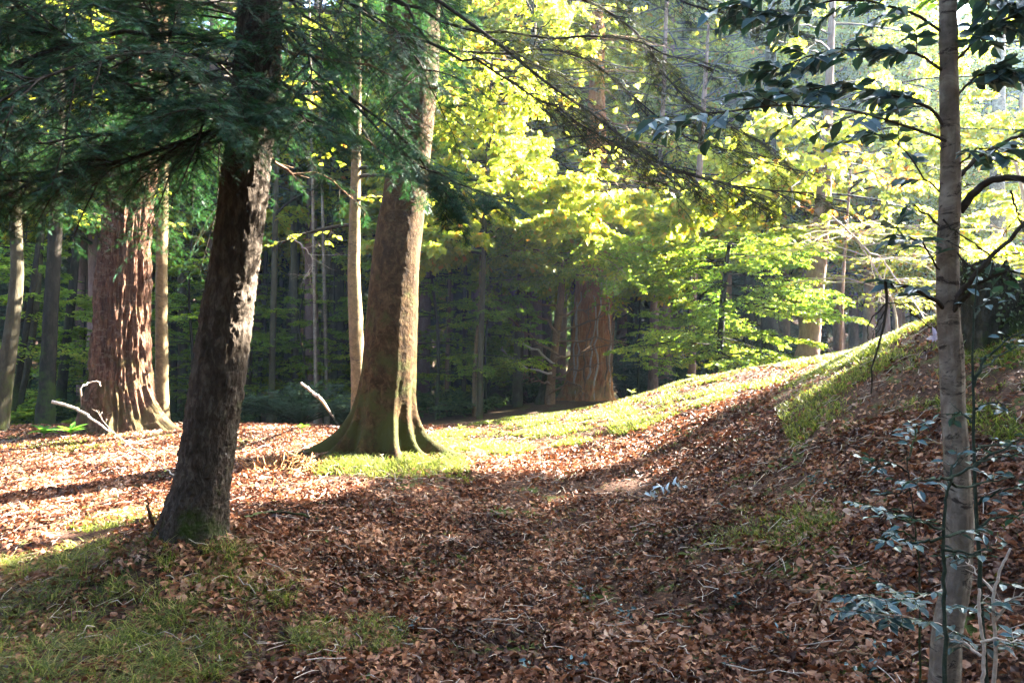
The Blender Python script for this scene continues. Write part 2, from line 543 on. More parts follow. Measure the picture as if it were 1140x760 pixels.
M['beechleaf'] = mat_leaf('beech_leaves', [(0, (.05, .10, .018)), (.5, (.085, .13, .02)), (.85, (.16, .17, .03)), (.95, (.26, .17, .03)), (1, (.28, .10, .03))], .6, (3.2, 3.2, 1.4), .5, .3, patch=.5)
M['orangeleaf'] = mat_leaf('orange_leaves', [(0, (.28, .10, .025)), (.5, (.32, .16, .035)), (1, (.36, .25, .05))], .5, (1.5, 1.2, .8), .5, .3)
M['farleaf'] = mat_leaf('far_leaves', [(0, (.03, .06, .022)), (.6, (.055, .095, .03)), (1, (.11, .14, .04))], .4, (1.5, 1.6, .9), .6, .25)
M['conifer_far'] = mat_leaf('far_conifer', [(0, (.010, .026, .014)), (.6, (.02, .045, .024)), (1, (.04, .07, .035))], .2, (1.3, 1.5, .9), .6, .2)
M['holly'] = mat_leaf('holly_leaves', [(0, (.016, .042, .044)), (.6, (.032, .078, .085)), (1, (.06, .12, .14))], .12, (1.4, 1.8, .6), .36, .45)  # base colour tinted bluer, standing in for sky reflected on the leaves
M['grass'] = mat_leaf('grass_blades', [(0, (.035, .048, .009)), (.5, (.085, .108, .020)), (.85, (.20, .21, .05)), (1, (.34, .28, .13))], .55, (1.6, 1.7, .8), .5, .3)
M['fresh'] = mat_leaf('fresh_leaves', [(0, (.06, .17, .02)), (1, (.09, .22, .03))], .5, (1.7, 1.8, .8), .4, .4)
M['ivy'] = mat_leaf('ivy_leaves', [(0, (.03, .055, .015)), (1, (.06, .09, .025))], .3, (1.5, 1.6, .8), .35, .5)
M['litter'] = mat_leaf('dead_leaves', [(0, (.012, .005, .003)), (.30, (.048, .017, .009)), (.55, (.15, .056, .026)), (.78, (.31, .145, .08)), (.92, (.38, .26, .19)), (.97, (.38, .14, .05)), (1, (.5, .4, .33))], .15, (1.2, 1., .8), .5, .22, patch=1.3)
M['silver'] = mat_leaf('silvery_leaves', [(0, (.30, .36, .38)), (1, (.5, .56, .6))], .1, (1, 1, 1), .25, .9)
M['lilac'] = mat_leaf('lilac_petal', [(0, (.42, .36, .52)), (1, (.6, .54, .68))], .3, (1, 1, 1), .5, .3)
# ------------------------------------------------------------------ trunks
def trunk_mesh(mb, path, rad, ns=64, step=.03, style='fir', roots=None, flare=(.5, .25), seed=0, amp=1., mat=0, zend=None, gz=None):
    """path (n,3) bottom to top, rad (n,), extended below ground; roots = [(angle, reach, width)]"""
    P = np.c_[np.asarray(path, float), np.asarray(rad, float)]
    L = np.linalg.norm(np.diff(P[:, :3], axis=0), axis=1).sum()
    k = max(6, int(L/step))
    Q = resample(P, k)
    C, r0 = Q[:, :3], Q[:, 3]
    a = np.arange(ns)*2*np.pi/ns
    th, z = np.meshgrid(a, C[:, 2])
    g = C[0, 2] if gz is None else gz
    hz = np.maximum(z-g, -.10)
    ca, sa = np.cos(th), np.sin(th)
    rr = r0[:, None]*np.ones_like(th)
    fl = flare[0]*np.exp(-hz/flare[1])
    lob = .7+.3*vnoise(ca*1.6, sa*1.6, hz*.6, seed+3)
    rr = rr*(1+fl*lob)
    if roots:
        for an, reach, wd in roots:
            da = np.abs((th-an+np.pi) % (2*np.pi)-np.pi)
            rr = rr+reach*np.exp(-(da/wd)**2)*np.exp(-hz/(flare[1]*.9))
            rr = rr+reach*.16*np.exp(-(da/(wd*.8))**2)*np.exp(-hz/(flare[1]*3.))
    u, v, w = ca*r0[:, None], sa*r0[:, None], z
    if style == 'fir':
        n = fbm(u*26, v*26, w*9, 4, seed); n2 = fbm(u*9, v*9, w*3, 3, seed+5)
        d = .012*np.abs(n)*1.6+.014*n2-.006
        d = d+.007*(fbm(u*60, v*60, w*28, 2, seed+9) > .15)
    elif style == 'redwood':
        n = 1-np.abs(fbm(ca*6.5, sa*6.5, w*.8, 5, seed))*2
        n2 = fbm(ca*16, sa*16, w*4., 4, seed+5)
        d = .075*n**2+.045*n2+.03*(1-2*np.abs(fbm(ca*24, sa*24, w*2.2, 3, seed+8)))-.07
    elif style == 'beech':
        d = .022*fbm(u*4, v*4, w*1.6, 4, seed)+.004*fbm(u*30, v*30, w*30, 3, seed+2)
        d = d+.03*fbm(ca*3, sa*3, w*.5, 2, seed+7)*np.exp(-hz/1.)+.05*fbm(ca*7, sa*7, w*3, 4, seed+8)*np.exp(-np.maximum(hz, 0)/.3)
    else:
        d = .10*r0[:, None]*fbm(ca*2, sa*2, w*2.5, 4, seed)+.05*r0[:, None]*fbm(ca*7, sa*7, w*9, 2, seed+1)
    rr = rr+d*amp
    V = np.stack([C[:, 0:1]+rr*ca, C[:, 1:2]+rr*sa, z], -1)
    idx = np.arange(k*ns).reshape(k, ns); j = (np.arange(ns)+1) % ns
    q = np.stack([idx[:-1], idx[:-1][:, j], idx[1:][:, j], idx[1:]], -1).reshape(-1, 4)
    n0 = mb.n
    mb.add(V, q, mat, True)
    mb.add(C[-1:]+[0, 0, r0[-1]*.3], np.zeros((0, 3), int), mat)
    t = np.stack([idx[-1]+n0, idx[-1][j]+n0, np.full(ns, mb.n-1)], -1)
    mb.F[-1] = t.astype(np.int32); mb.M[-1] = np.full(ns, mat, np.int32); mb.S[-1] = np.full(ns, True)
    return C, r0


def px_trunk(pts, d, down=.35, up=None):
    """pts = [(px_centre, py, px_width)] bottom first -> path, radii at distance d"""
    P = ats([(p[0], p[1]) for p in pts], d)
    r = np.array([p[2]/2/F0*d for p in pts])
    bot = P[0].copy(); bot[2] -= down
    P = np.vstack([bot, P]); r = np.r_[r[0], r]
    if up:   # continue upwards to height up
        dirn = nrm(P[-1]-P[-2])
        for zz in np.linspace(P[-1, 2], up, 4)[1:]:
            P = np.vstack([P, P[-1]+dirn*(zz-P[-1, 2])/max(dirn[2], .3)])
            r = np.r_[r, max(r[-1]*.82, .012)]
    return P, r


def limb(pts, d=None, k=14, r0=.03, r1=.008, wig=.01, seed=0):
    P = ats(pts, d) if d is not None or len(pts[0]) == 3 else np.array(pts, float)
    Q = resample(P, k)
    rng = np.random.default_rng(seed)
    Q[1:-1] += rng.normal(0, wig, (k-2, 3))
    return Q, np.linspace(r0, r1, k)
# ------------------------------------------------------------------ ground sheet
def build_ground():
    def axis(lo, hi, n, c, p):
        t = np.linspace(-1, 1, n)
        s = np.sign(t)*np.abs(t)**p
        return np.where(s < 0, c+s*(c-lo), c+s*(hi-c))
    X = axis(-230, 230, 420, 0, 3.2); Y = axis(-60, 300, 420, 7, 3.0)
    gx, gy = np.meshgrid(X, Y)
    gz = height(gx, gy)
    near = np.clip(1-np.hypot(gx, gy-7)/16, 0, 1)
    gz = gz+near*.02*fbm(gx*9, gy*9, 0, 3, 21)
    V = np.stack([gx, gy, gz], -1)
    idx = np.arange(V.shape[0]*V.shape[1]).reshape(gx.shape)
    q = np.stack([idx[:-1, :-1], idx[:-1, 1:], idx[1:, 1:], idx[1:, :-1]], -1).reshape(-1, 4)
    o = MB().add(V, q).build('ground', M['ground'])
    tag(o, kind='structure')


build_ground()
RNG = np.random.default_rng(5)


def gz1(x, y):
    return float(height(x, y))


# zones seen in the photograph, used for where litter, grass and moss grow
Z_BANK = [(-200, 640), (60, 620), (175, 598), (255, 610), (330, 640), (320, 700), (240, 760), (200, 900), (-300, 900)]
Z_TUFT = [(345, 520), (400, 506), (520, 512), (525, 540), (440, 548), (360, 545)]
Z_RIDGE = [(490, 505), (480, 484), (600, 456), (680, 440), (760, 416), (860, 398), (1000, 362), (990, 395), (860, 430), (760, 460), (690, 490), (600, 500), (560, 510)]
Z_MOUND = [(860, 440), (920, 405), (1000, 372), (1045, 340), (1200, 300), (1200, 480), (1120, 500), (1040, 455), (960, 470), (880, 500)]
Z_MISC = [[(780, 590), (850, 560), (930, 560), (930, 600), (840, 640), (785, 640)], [(-200, 498), (120, 482), (200, 486), (120, 500), (-200, 520)],
          [(320, 690), (440, 690), (460, 720), (330, 740)], [(60, 580), (190, 560), (190, 590), (60, 625)]]


def litter():
    rng = np.random.default_rng(11)
    N = 330000
    D = 2.2+(rng.random(N)**.78)*11.5
    X = (rng.random(N)*2-1)*(D*.84+1.2)
    P = np.c_[X, D, height(X, D)]
    px, py = px_of(P)
    keep = rng.random(N) < np.clip(1.15-.045*D, .3, 1)
    for z, pr in ((Z_BANK, .95), (Z_RIDGE, .3), (Z_MOUND, .2), (Z_TUFT, .5)):
        keep &= ~(in_poly(px, py, z) & (rng.random(N) > pr))
    patch = vnoise(P[:, 0]*.9, P[:, 1]*.9, 0, 31)
    keep &= rng.random(N) < .86+.6*patch+.5*vnoise(P[:, 0]*3.1, P[:, 1]*3.1, 0, 33)
    P = P[keep]; N = len(P)
    e = .05
    hx = (height(P[:, 0]+e, P[:, 1], False)-height(P[:, 0]-e, P[:, 1], False))/(2*e)
    hy = (height(P[:, 0], P[:, 1]+e, False)-height(P[:, 0], P[:, 1]-e, False))/(2*e)
    nn = nrm(np.c_[-hx, -hy, np.ones(N)]+rng.normal(0, .42, (N, 3)))
    a = rng.random(N)*2*np.pi
    d = np.c_[np.cos(a), np.sin(a), np.zeros(N)]
    d = nrm(d-nn*(d*nn).sum(1, keepdims=True))
    P[:, 2] += rng.random(N)*.028+.004
    size = rng.uniform(.025, .060, N)*np.where(rng.random(N) < .12, 1.35, 1)
    mb = MB()
    tm = [T_leaf(.6, .10, .12), T_leaf(.5, .26, .35), T_leaf(.75, -.08, -.25), T_leaf(.45, .34, -.1)]
    w = rng.integers(0, 4, N)
    for i, t in enumerate(tm):
        s = w == i
        scatter(mb, t, P[s]-d[s]*size[s, None]*.5, d[s], nn[s], size[s], 0, wid=rng.uniform(.8, 1.15, s.sum()))
    o = mb.build('fallen_leaves', M['litter'])
    tag(o, 'thick litter of curled brown beech leaves on the forest floor', 'leaf litter', kind='stuff')
    # fine twigs between the leaves
    n = 2600
    D = 2.6+rng.random(n)**.8*10; X = (rng.random(n)*2-1)*(D*.8+.5)
    a = rng.random(n)*np.pi; L = rng.uniform(.05, .22, n)
    s = np.linspace(-.5, .5, 4)
    Q = np.stack([X[:, None]+np.cos(a)[:, None]*L[:, None]*s, D[:, None]+np.sin(a)[:, None]*L[:, None]*s, np.zeros((n, 4))], -1)
    Q[:, :, :2] += rng.normal(0, .006, (n, 4, 2))
    Q[:, :, 2] = height(Q[:, :, 0], Q[:, :, 1])+rng.uniform(.012, .05, (n, 1))+rng.normal(0, .01, (n, 4))
    mb = MB(); tubes(mb, Q, rng.uniform(.0012, .0032, (n, 1))*np.ones((1, 4)), 4)
    tag(mb.build('fallen_twigs', M['twig_pale']), 'thin dry twigs strewn through the leaf litter', 'twigs', kind='stuff')


litter()


def blades(rng, X, Y, L, lean=.5, w=.0028, droop=.5, P=None):
    n = len(X)
    B = np.c_[X, Y, height(X, Y)-.01]
    a = rng.random(n)*2*np.pi
    d = np.c_[np.cos(a), np.sin(a), np.zeros(n)]
    ln = np.abs(rng.normal(0, lean, n))[:, None]
    up = nrm(UP+d*ln)
    s = np.array([0, .35, .7, 1.])
    Q = B[:, None]+L[:, None, None]*(up[:, None]*s[:, None]+(d[:, None]*.55-UP*.55)*(droop*s**2.2)[:, None])
    side = np.c_[-d[:, 1], d[:, 0], np.zeros(n)]
    ww = w*np.array([1, .9, .6, 0])
    Lf = Q+side[:, None]*ww[:, None]; Rt = Q-side[:, None]*ww[:, None]
    V = np.concatenate([Lf, Rt[:, :3]], 1)   # 0-3 left, 4-6 right
    F = np.array([[0, 4, 5, 1], [1, 5, 6, 2]]); T = np.array([[2, 6, 3]])
    off = (np.arange(n)*7)[:, None, None]
    return V, (F[None]+off).reshape(-1, 4), (T[None]+off).reshape(-1, 3)


def add_blades(mb, bl):
    V, q, t = bl
    n0 = mb.n
    mb.add(V, q, 0, False)
    mb.F.append((t+n0).astype(np.int32)); mb.M.append(np.zeros(len(t), np.int32)); mb.S.append(np.zeros(len(t), bool))


def grass():
    rng = np.random.default_rng(12)
    def zone(poly, n, dlo, dhi, xr, clump, thr):
        D = rng.uniform(dlo, dhi, n); X = rng.uniform(*xr, n)
        P = np.c_[X, D, height(X, D)]
        px, py = px_of(P)
        k = in_poly(px, py, poly) & (vnoise(X*clump, D*clump, 0, 44)+rng.normal(0, .12, n) > thr)
        return X[k], D[k]
    mb = MB()
    for poly, n, dl, dh, xr, cl, th, lo, hi, lean, w, dr in (
            (Z_BANK, 50000, 2.6, 6, (-4.5, -.6), 2.6, .26, .05, .19, .8, .0022, 1.1),
            (Z_TUFT, 9000, 8, 10.2, (-2.8, -.3), 3, -.15, .08, .2, .5, .004, .8),
            (Z_RIDGE, 330000, 8.4, 14.5, (-1.5, 6.5), 2.6, .06, .03, .11, .7, .005, .5),
            (Z_MOUND, 230000, 4.6, 11.5, (1.5, 8), 1.3, -.3, .04, .12, .8, .004, .6),
            (Z_MISC[0], 30000, 4.8, 7, (1., 3), 2.5, .12, .04, .12, .6, .003, .7),
            (Z_MISC[1], 60000, 8.5, 14, (-10, -4), 1.6, .1, .04, .11, .6, .005, .6),
            (Z_MISC[2], 8000, 3.6, 4.8, (-1.4, -.4), 3, .0, .05, .13, .6, .0022, .7),
            (Z_MISC[3], 14000, 5.2, 7, (-4.5, -2), 3, .1, .04, .11, .6, .003, .7)):
        X, D = zone(poly, n, dl, dh, xr, cl, th)
        add_blades(mb, blades(rng, X, D, rng.uniform(lo, hi, len(X)), lean, w, dr))
    # scattered sparse wisps in the litter
    n = 5200
    D = rng.uniform(3, 11, n); X = rng.uniform(-1, 1, n)*D*.75
    k = vnoise(X*2.2, D*2.2, 0, 55) > .34
    add_blades(mb, blades(rng, X[k], D[k], rng.uniform(.04, .13, k.sum()), .6, .0024, .7))
    # separate long tufts
    for zn, k, dl, dh, xr, hi in ((Z_BANK, 170, 3, 6, (-4, -.8), .26), (Z_MISC[0], 22, 4.8, 7, (1, 3), .15), (Z_MISC[2], 10, 3.6, 4.8, (-1.4, -.4), .18), (Z_MOUND, 120, 5, 11, (1.5, 7.5), .17),
                                  (Z_RIDGE, 300, 8.6, 14, (-1.4, 6.5), .16), (Z_TUFT, 60, 8.4, 9.6, (-2.6, -.5), .24), (Z_MISC[1], 26, 9, 13, (-9, -4.5), .16)):
        D = rng.uniform(dl, dh, k*12); X = rng.uniform(*xr, k*12)
        P = np.c_[X, D, height(X, D)]; px, py = px_of(P); kk = np.where(in_poly(px, py, zn))[0][:k]
        m = rng.integers(30, 75, len(kk)); cx = np.repeat(X[kk], m); cy = np.repeat(D[kk], m)
        n = len(cx); s_ = np.repeat(rng.uniform(.5, 1.1, len(kk)), m)
        add_blades(mb, blades(rng, cx+rng.normal(0, .035, n), cy+rng.normal(0, .035, n), rng.uniform(.4, 1., n)*hi*s_, .55, .0022 if dl < 5 else .0038, 1.))
    tag(mb.build('grass', M['grass']), 'tufts of green grass and moss on the bank, ridge and mound', 'grass', kind='stuff')


grass()


# ------------------------------------------------------------------ the named trees
def shaft(parent, origin, path, rad, mat, name='trunk', **kw):
    mb = MB()
    trunk_mesh(mb, path, rad, **kw)
    return mb.build(name, M[mat], parent, origin)


def base_of(path, rad=0):
    p = path[1].copy()
    p[2] = gz1(p[0], p[1])
    return p


def spray_branch(mb, rng, P, r, n2=10, n3=7, ratio2=.4, ratio3=.4, nleaf=6, L=.12, tmpl=None, mat_leaf=1, keep=None, droop=.15, ang=55, flat=.9, t0=.15, tw=.0035, wid=1., jit=.2, base=0., hang=0.):
    """one limb P (k,3): side branches, twigs and the leaves on them, in flat layers"""
    P = np.asarray(P)
    if P.ndim == 2:
        P = P[None]
    A = spawn(rng, P, n2, t0, 1, ratio2, ang, flat, droop, 6, base=base)
    if keep is not None:
        A = A[keep(rng, A[:, 3])]
    B = spawn(rng, A, n3, .12, 1, ratio3, ang, flat, droop, 4)
    B = np.concatenate([B, A[:, 2:]]) if len(A) else B
    if keep is not None:
        B = B[keep(rng, B[:, 2])]
    if len(B) == 0:
        return
    tubes(mb, A, np.linspace(r*.45, r*.15, 6)[None]*np.ones((len(A), 1)), 4, 0)
    tubes(mb, B, np.linspace(tw, tw*.45, 4)[None]*np.ones((len(B), 1)), 4, 0)
    o, d, n = leaves_on(rng, B, nleaf, .1, 50, jit)
    if hang:
        d = nrm(d-UP*hang*rng.random((len(d), 1)))
    if keep is not None:
        kp = keep(rng, o); o, d, n = o[kp], d[kp], n[kp]
    s = rng.uniform(.7, 1.25, len(o))*L
    scatter(mb, tmpl, o, d, n, s, mat_leaf, wid=wid)


def radial_limbs(rng, C, n, z0, z1, l0, l1, az=None, el=.25, droop=.35, k=8, azj=.5):
    """limbs growing out of trunk centre line C between heights z0 and z1"""
    out = []
    for i in range(n):
        t = (i+rng.random())/n
        z = z0+(z1-z0)*t
        j = int(np.argmin(np.abs(C[:, 2]-z)))
        a = rng.uniform(0, 2*np.pi) if az is None else rng.choice(az)+rng.normal(0, azj)
        L = (l0+(l1-l0)*t)*rng.uniform(.75, 1.2)
        d = np.array([np.cos(a), np.sin(a), el+rng.normal(0, .12)])
        s = np.linspace(0, 1, k)[:, None]
        Q = C[j]+L*(d*s-UP*droop*s*s)+rng.normal(0, .015, (k, 3))*L*s
        out.append(Q)
    return np.array(out)


# --- fir standing on the bank at the front left
def front_fir():
    rng = np.random.default_rng(101)
    path, rad = px_trunk([(212, 606, 74), (216, 575, 66), (226, 530, 58), (231, 500, 57), (238, 455, 57), (246, 400, 57), (256, 330, 54),
                          (267, 250, 51), (277, 160, 50), (286, 80, 49), (290, 0, 46)], 5.2, .35, 8.5)
    b = base_of(path)
    t = empty('fir_tree', b, 'dark scaly barked fir standing on the grassy bank at the front, dark green boughs above', 'fir tree')
    mb = MB()
    C, _ = trunk_mesh(mb, path, rad, 120, .012, 'fir', [(3.4, .16, .3), (5.5, .16, .28), (.2, .18, .3), (1.8, .1, .6), (4.45, .15, .25)], (.38, .2), 4)
    mb.build('trunk', M['fir_bark'], t, b)
    K = T_spray(7, .55, 1)
    fol = MB()
    # visible long limbs
    LB = [
        ([(272, 122, 5.2), (240, 123, 5.0), (190, 114, 4.8), (148, 104, 4.6), (80, 55, 4.4), (0, -10, 4.2), (-60, -50, 4.1)], .022, .9),
        ([(196, 114, 4.82), (192, 85, 4.8), (178, 40, 4.75), (164, -5, 4.7), (160, -40, 4.7)], .014, .6),
        ([(280, 95, 5.2), (230, 85, 5.6), (150, 90, 6.0), (60, 110, 6.3), (-20, 150, 6.5)], .022, 1.),
        ([(275, 140, 5.2), (220, 150, 4.9), (150, 175, 4.7), (70, 195, 4.5), (10, 215, 4.4)], .018, 1.),
        ([(285, 60, 5.2), (220, 40, 4.9), (120, 40, 4.6), (20, 70, 4.3), (-60, 110, 4.1)], .020, 1.),
        ([(288, 30, 5.2), (230, 5, 5.5), (140, 0, 5.8), (40, 20, 6.1), (-40, 60, 6.2)], .020, 1.),
        ([(274, 130, 5.2), (300, 118, 4.9), (325, 122, 4.6), (345, 140, 4.4)], .014, .6),
        ([(276, 125, 5.2), (262, 112, 4.8), (240, 110, 4.4), (222, 122, 4.1)], .014, .7),
        ([(290, 20, 5.2), (330, 30, 5.0), (345, 70, 4.8), (350, 110, 4.7)], .012, .6),
        ([(275, 135, 5.2), (250, 130, 5.6), (200, 140, 6.0), (120, 170, 6.4)], .016, .9),
        ([(272, 150, 5.2), (215, 165, 5.4), (140, 190, 5.6), (60, 205, 5.8), (-20, 225, 6.)], .014, 1.),
        ([(282, 80, 5.2), (215, 62, 4.6), (130, 60, 4.2), (40, 92, 3.9), (-40, 130, 3.8)], .014, .9),
        ([(288, 10, 5.2), (210, -30, 4.8), (110, -25, 4.5), (10, 10, 4.2)], .014, .9),
        ([(270, 120, 5.2), (205, 128, 5.0), (120, 150, 4.9), (30, 160, 4.8), (-40, 180, 4.7)], .014, 1.),
        ([(292, -60, 5.2), (350, -20, 5.0), (410, 15, 4.9), (455, 50, 4.8), (480, 100, 4.7)], .012, .8),
        ([(292, -30, 5.2), (345, 20, 5.3), (400, 60, 5.4), (440, 115, 5.4), (450, 160, 5.4)], .012, .7),
        ([(292, -100, 5.2), (370, -60, 5.4), (440, -20, 5.5), (500, 10, 5.5)], .012, .7),
    ]
    for i, (pts, r, dens) in enumerate(LB):
        Q, rr = limb(pts, None, 14, r, r*.35, .01, i)
        m2 = MB(); tubes(m2, Q, rr, 6); m2.build('branch', M['twig_dark'], t, b)
        spray_branch(fol, rng, Q, r, int(27*dens), 13, .22, .45, 13, .050, K, 1, None, .32, 52, .62, .03, .0022, 1., .4, base=.22)
    # bare thin limbs reaching right
    for i, pts in enumerate([
            [(292, 45, 5.2), (330, 58, 5.1), (400, 72, 5.0), (460, 92, 4.9), (520, 100, 4.9)],
            [(294, 20, 5.2), (350, 65, 5.3), (420, 62, 5.4), (470, 60, 5.4)],
            [(288, 75, 5.2), (340, 110, 5.1), (400, 150, 5.0), (450, 190, 5.0), (485, 222, 5.0)],
            [(280, 150, 5.2), (320, 190, 5.4), (370, 200, 5.5), (410, 240, 5.6)]]):
        Q, rr = limb(pts, None, 14, .012, .003, .012, 40+i)
        m2 = MB(); tubes(m2, Q, rr, 6)
        A = spawn(rng, Q[None], 9, .2, 1, .16, 50, .6, .1, 4)
        tubes(m2, A, np.linspace(.003, .001, 4), 4)
        m2.build('branch', M['twig_brown'], t, b)
        spray_branch(fol, rng, Q, .008, 7, 7, .14, .4, 8, .032, K, 1, None, .3, 50, .6, .3, .0018, 1., .3, base=.08)
    # the frond hanging before the beech
    for i, pts in enumerate([[(296, 5, 5.2), (370, 90, 4.9), (440, 165, 4.6), (500, 200, 4.5), (560, 224, 4.4)], [(380, 102, 4.85), (430, 140, 4.7), (480, 190, 4.6), (505, 235, 4.6)]]):
        Q, rr = limb(pts, None, 14, .011, .003, .006, 60+i)
        m2 = MB(); tubes(m2, Q, rr, 6); m2.build('branch', M['twig_dark'], t, b)
        P2 = Q[5:] if i == 0 else Q[4:]
        spray_branch(fol, rng, P2, .006, 20, 10, .20, .4, 14, .036, K, 1, None, .25, 40, .8, .02, .0018, 1., .3, base=.10)
    # upper boughs beyond the top of the picture
    Ls = radial_limbs(rng, C, 16, 4.4, 8., 2.6, 1.6, az=[3.3, 2.6, 4.2], azj=.5)
    for Q in Ls:
        tubes(fol, resample(Q, 10), np.linspace(.018, .005, 10), 5)
    spray_branch(fol, rng, Ls, .015, 14, 9, .28, .42, 8, .06, K, 1, lambda r, p: gap_keep(r, p, .15), .25, 50, .8, .1, .003, 1., .3)
    fol.build('needles', [M['twig_dark'], M['needle']], t, b)
    # olive boughs sagging across the middle of the picture
    fo = MB()
    for i, (pts, r, dens) in enumerate([
            ([(294, -120, 5.2), (400, -75, 5.2), (480, -10, 5.1), (570, 62, 5.0), (660, 128, 4.9), (760, 192, 4.8), (905, 215, 4.7)], .018, 1.4),
            ([(294, -95, 5.2), (360, -55, 5.3), (430, -5, 5.3), (500, 25, 5.3), (590, 40, 5.3), (700, 44, 5.2), (800, 80, 5.2)], .016, .8),
            ([(294, -100, 5.2), (420, -20, 5.0), (480, 45, 4.95), (540, 75, 4.9), (620, 122, 4.8), (710, 172, 4.75), (850, 222, 4.7)], .013, 1.1),
            ([(294, -170, 5.2), (450, -110, 5.3), (600, -30, 5.4), (700, 30, 5.5), (760, 105, 5.5), (850, 160, 5.5)], .016, 1.2),
            ([(294, -190, 5.2), (480, -150, 5.2), (640, -60, 5.1), (760, 0, 5.1), (880, 30, 5.0)], .015, 1.),
            ([(294, -80, 5.2), (400, 10, 5.6), (520, 60, 5.8), (640, 60, 6.0), (760, 150, 6.0), (880, 190, 6.)], .014, 1.1)]):
        Q, rr = limb(pts, None, 22, r, r*.25, .012, 80+i)
        m2 = MB(); tubes(m2, Q, rr, 6); m2.build('branch', M['twig_dark'], t, b)
        P2 = Q[9:]
        spray_branch(fo, rng, P2, .008, int(22*dens), 10, .18, .42, 9, .034, K, 1, None, .25, 42, .75, .02, .002, 1., .35, base=.10)
    tag(fo.build('needles', [M['twig_dark'], M['needle_olive']], t, b), 'thin olive brown backlit sprays on the long sagging boughs')


front_fir()


def gk(p_lit=.1, p_shade=1.):
    return lambda r, p: gap_keep(r, p, p_lit, p_shade)


def broad_crown(rng, mb, limbs, leafL=.09, n2=9, n3=7, nleaf=7, keep=None, tmpl=None, r=.03, ratio2=.42, ratio3=.42, droop=.12, jit=.3, wid=1., limbr=(.05, .012), flat=.85, hang=0.):
    N, k, _ = limbs.shape
    tubes(mb, limbs, np.linspace(limbr[0], limbr[1], k)[None]*np.ones((N, 1)), 5, 0)
    spray_branch(mb, rng, limbs, r, n2, n3, ratio2, ratio3, nleaf, leafL, tmpl if tmpl is not None else T_quad(), 1, keep, droop, 52, flat, .12, .006, wid, jit, hang=hang)


# --- beech with spreading roots in the middle
def middle_beech():
    rng = np.random.default_rng(102)
    path, rad = px_trunk([(426, 506, 64), (426, 485, 64), (428, 460, 62), (431, 435, 60), (434, 400, 58), (437, 350, 55), (440, 300, 53), (447, 245, 51), (453, 200, 48),
                          (461, 100, 51), (463, 0, 52), (462, -80, 46)], 9.5, .3, 13)
    b = base_of(path)
    t = empty('beech_tree', b, 'big smooth barked beech with flared roots and one sunlit edge beside the clearing', 'beech tree')
    mb = MB()
    C, _ = trunk_mesh(mb, path, rad, 150, .022, 'beech', [(3.3, .44, .16), (3.75, .26, .14), (-.2, .38, .16), (4.35, .18, .2), (5.15, .22, .17), (5.7, .2, .17), (2.5, .3, .3), (1., .3, .4)], (.16, .22), 9, gz=b[2]+.02)
    mb.build('trunk', M['beech_bark'], t, b)
    for i, (pts, r) in enumerate([([(466, 60, 9.5), (478, 25, 9.4), (488, -10, 9.3), (500, -80, 9.1)], .10), ([(452, 70, 9.5), (436, 30, 9.6), (431, -10, 9.7), (415, -90, 9.8)], .08)]):
        Q, rr = limb(pts, None, 10, r, r*.6, .005, i)
        m2 = MB(); tubes(m2, Q, rr, 10); m2.build('branch', M['beech_bark'], t, b)
    cr = MB()
    limbs = radial_limbs(rng, C, 20, 6.6, 12.6, 4.4, 3., el=.5, droop=.25)
    broad_crown(rng, cr, limbs, .10, 9, 7, 7, gk(.06, .9), T_quad(.62))
    low = radial_limbs(rng, C, 7, 4.6, 6.2, 2.2, 2.8, az=[0., 3.14, 1.6], el=.25, droop=.3)
    broad_crown(rng, cr, low, .075, 8, 6, 6, gk(.25, .9), T_leaf(), limbr=(.018, .006), r=.012)
    cr.build('crown', [M['dark_bark'], M['maple']], t, b)


middle_beech()


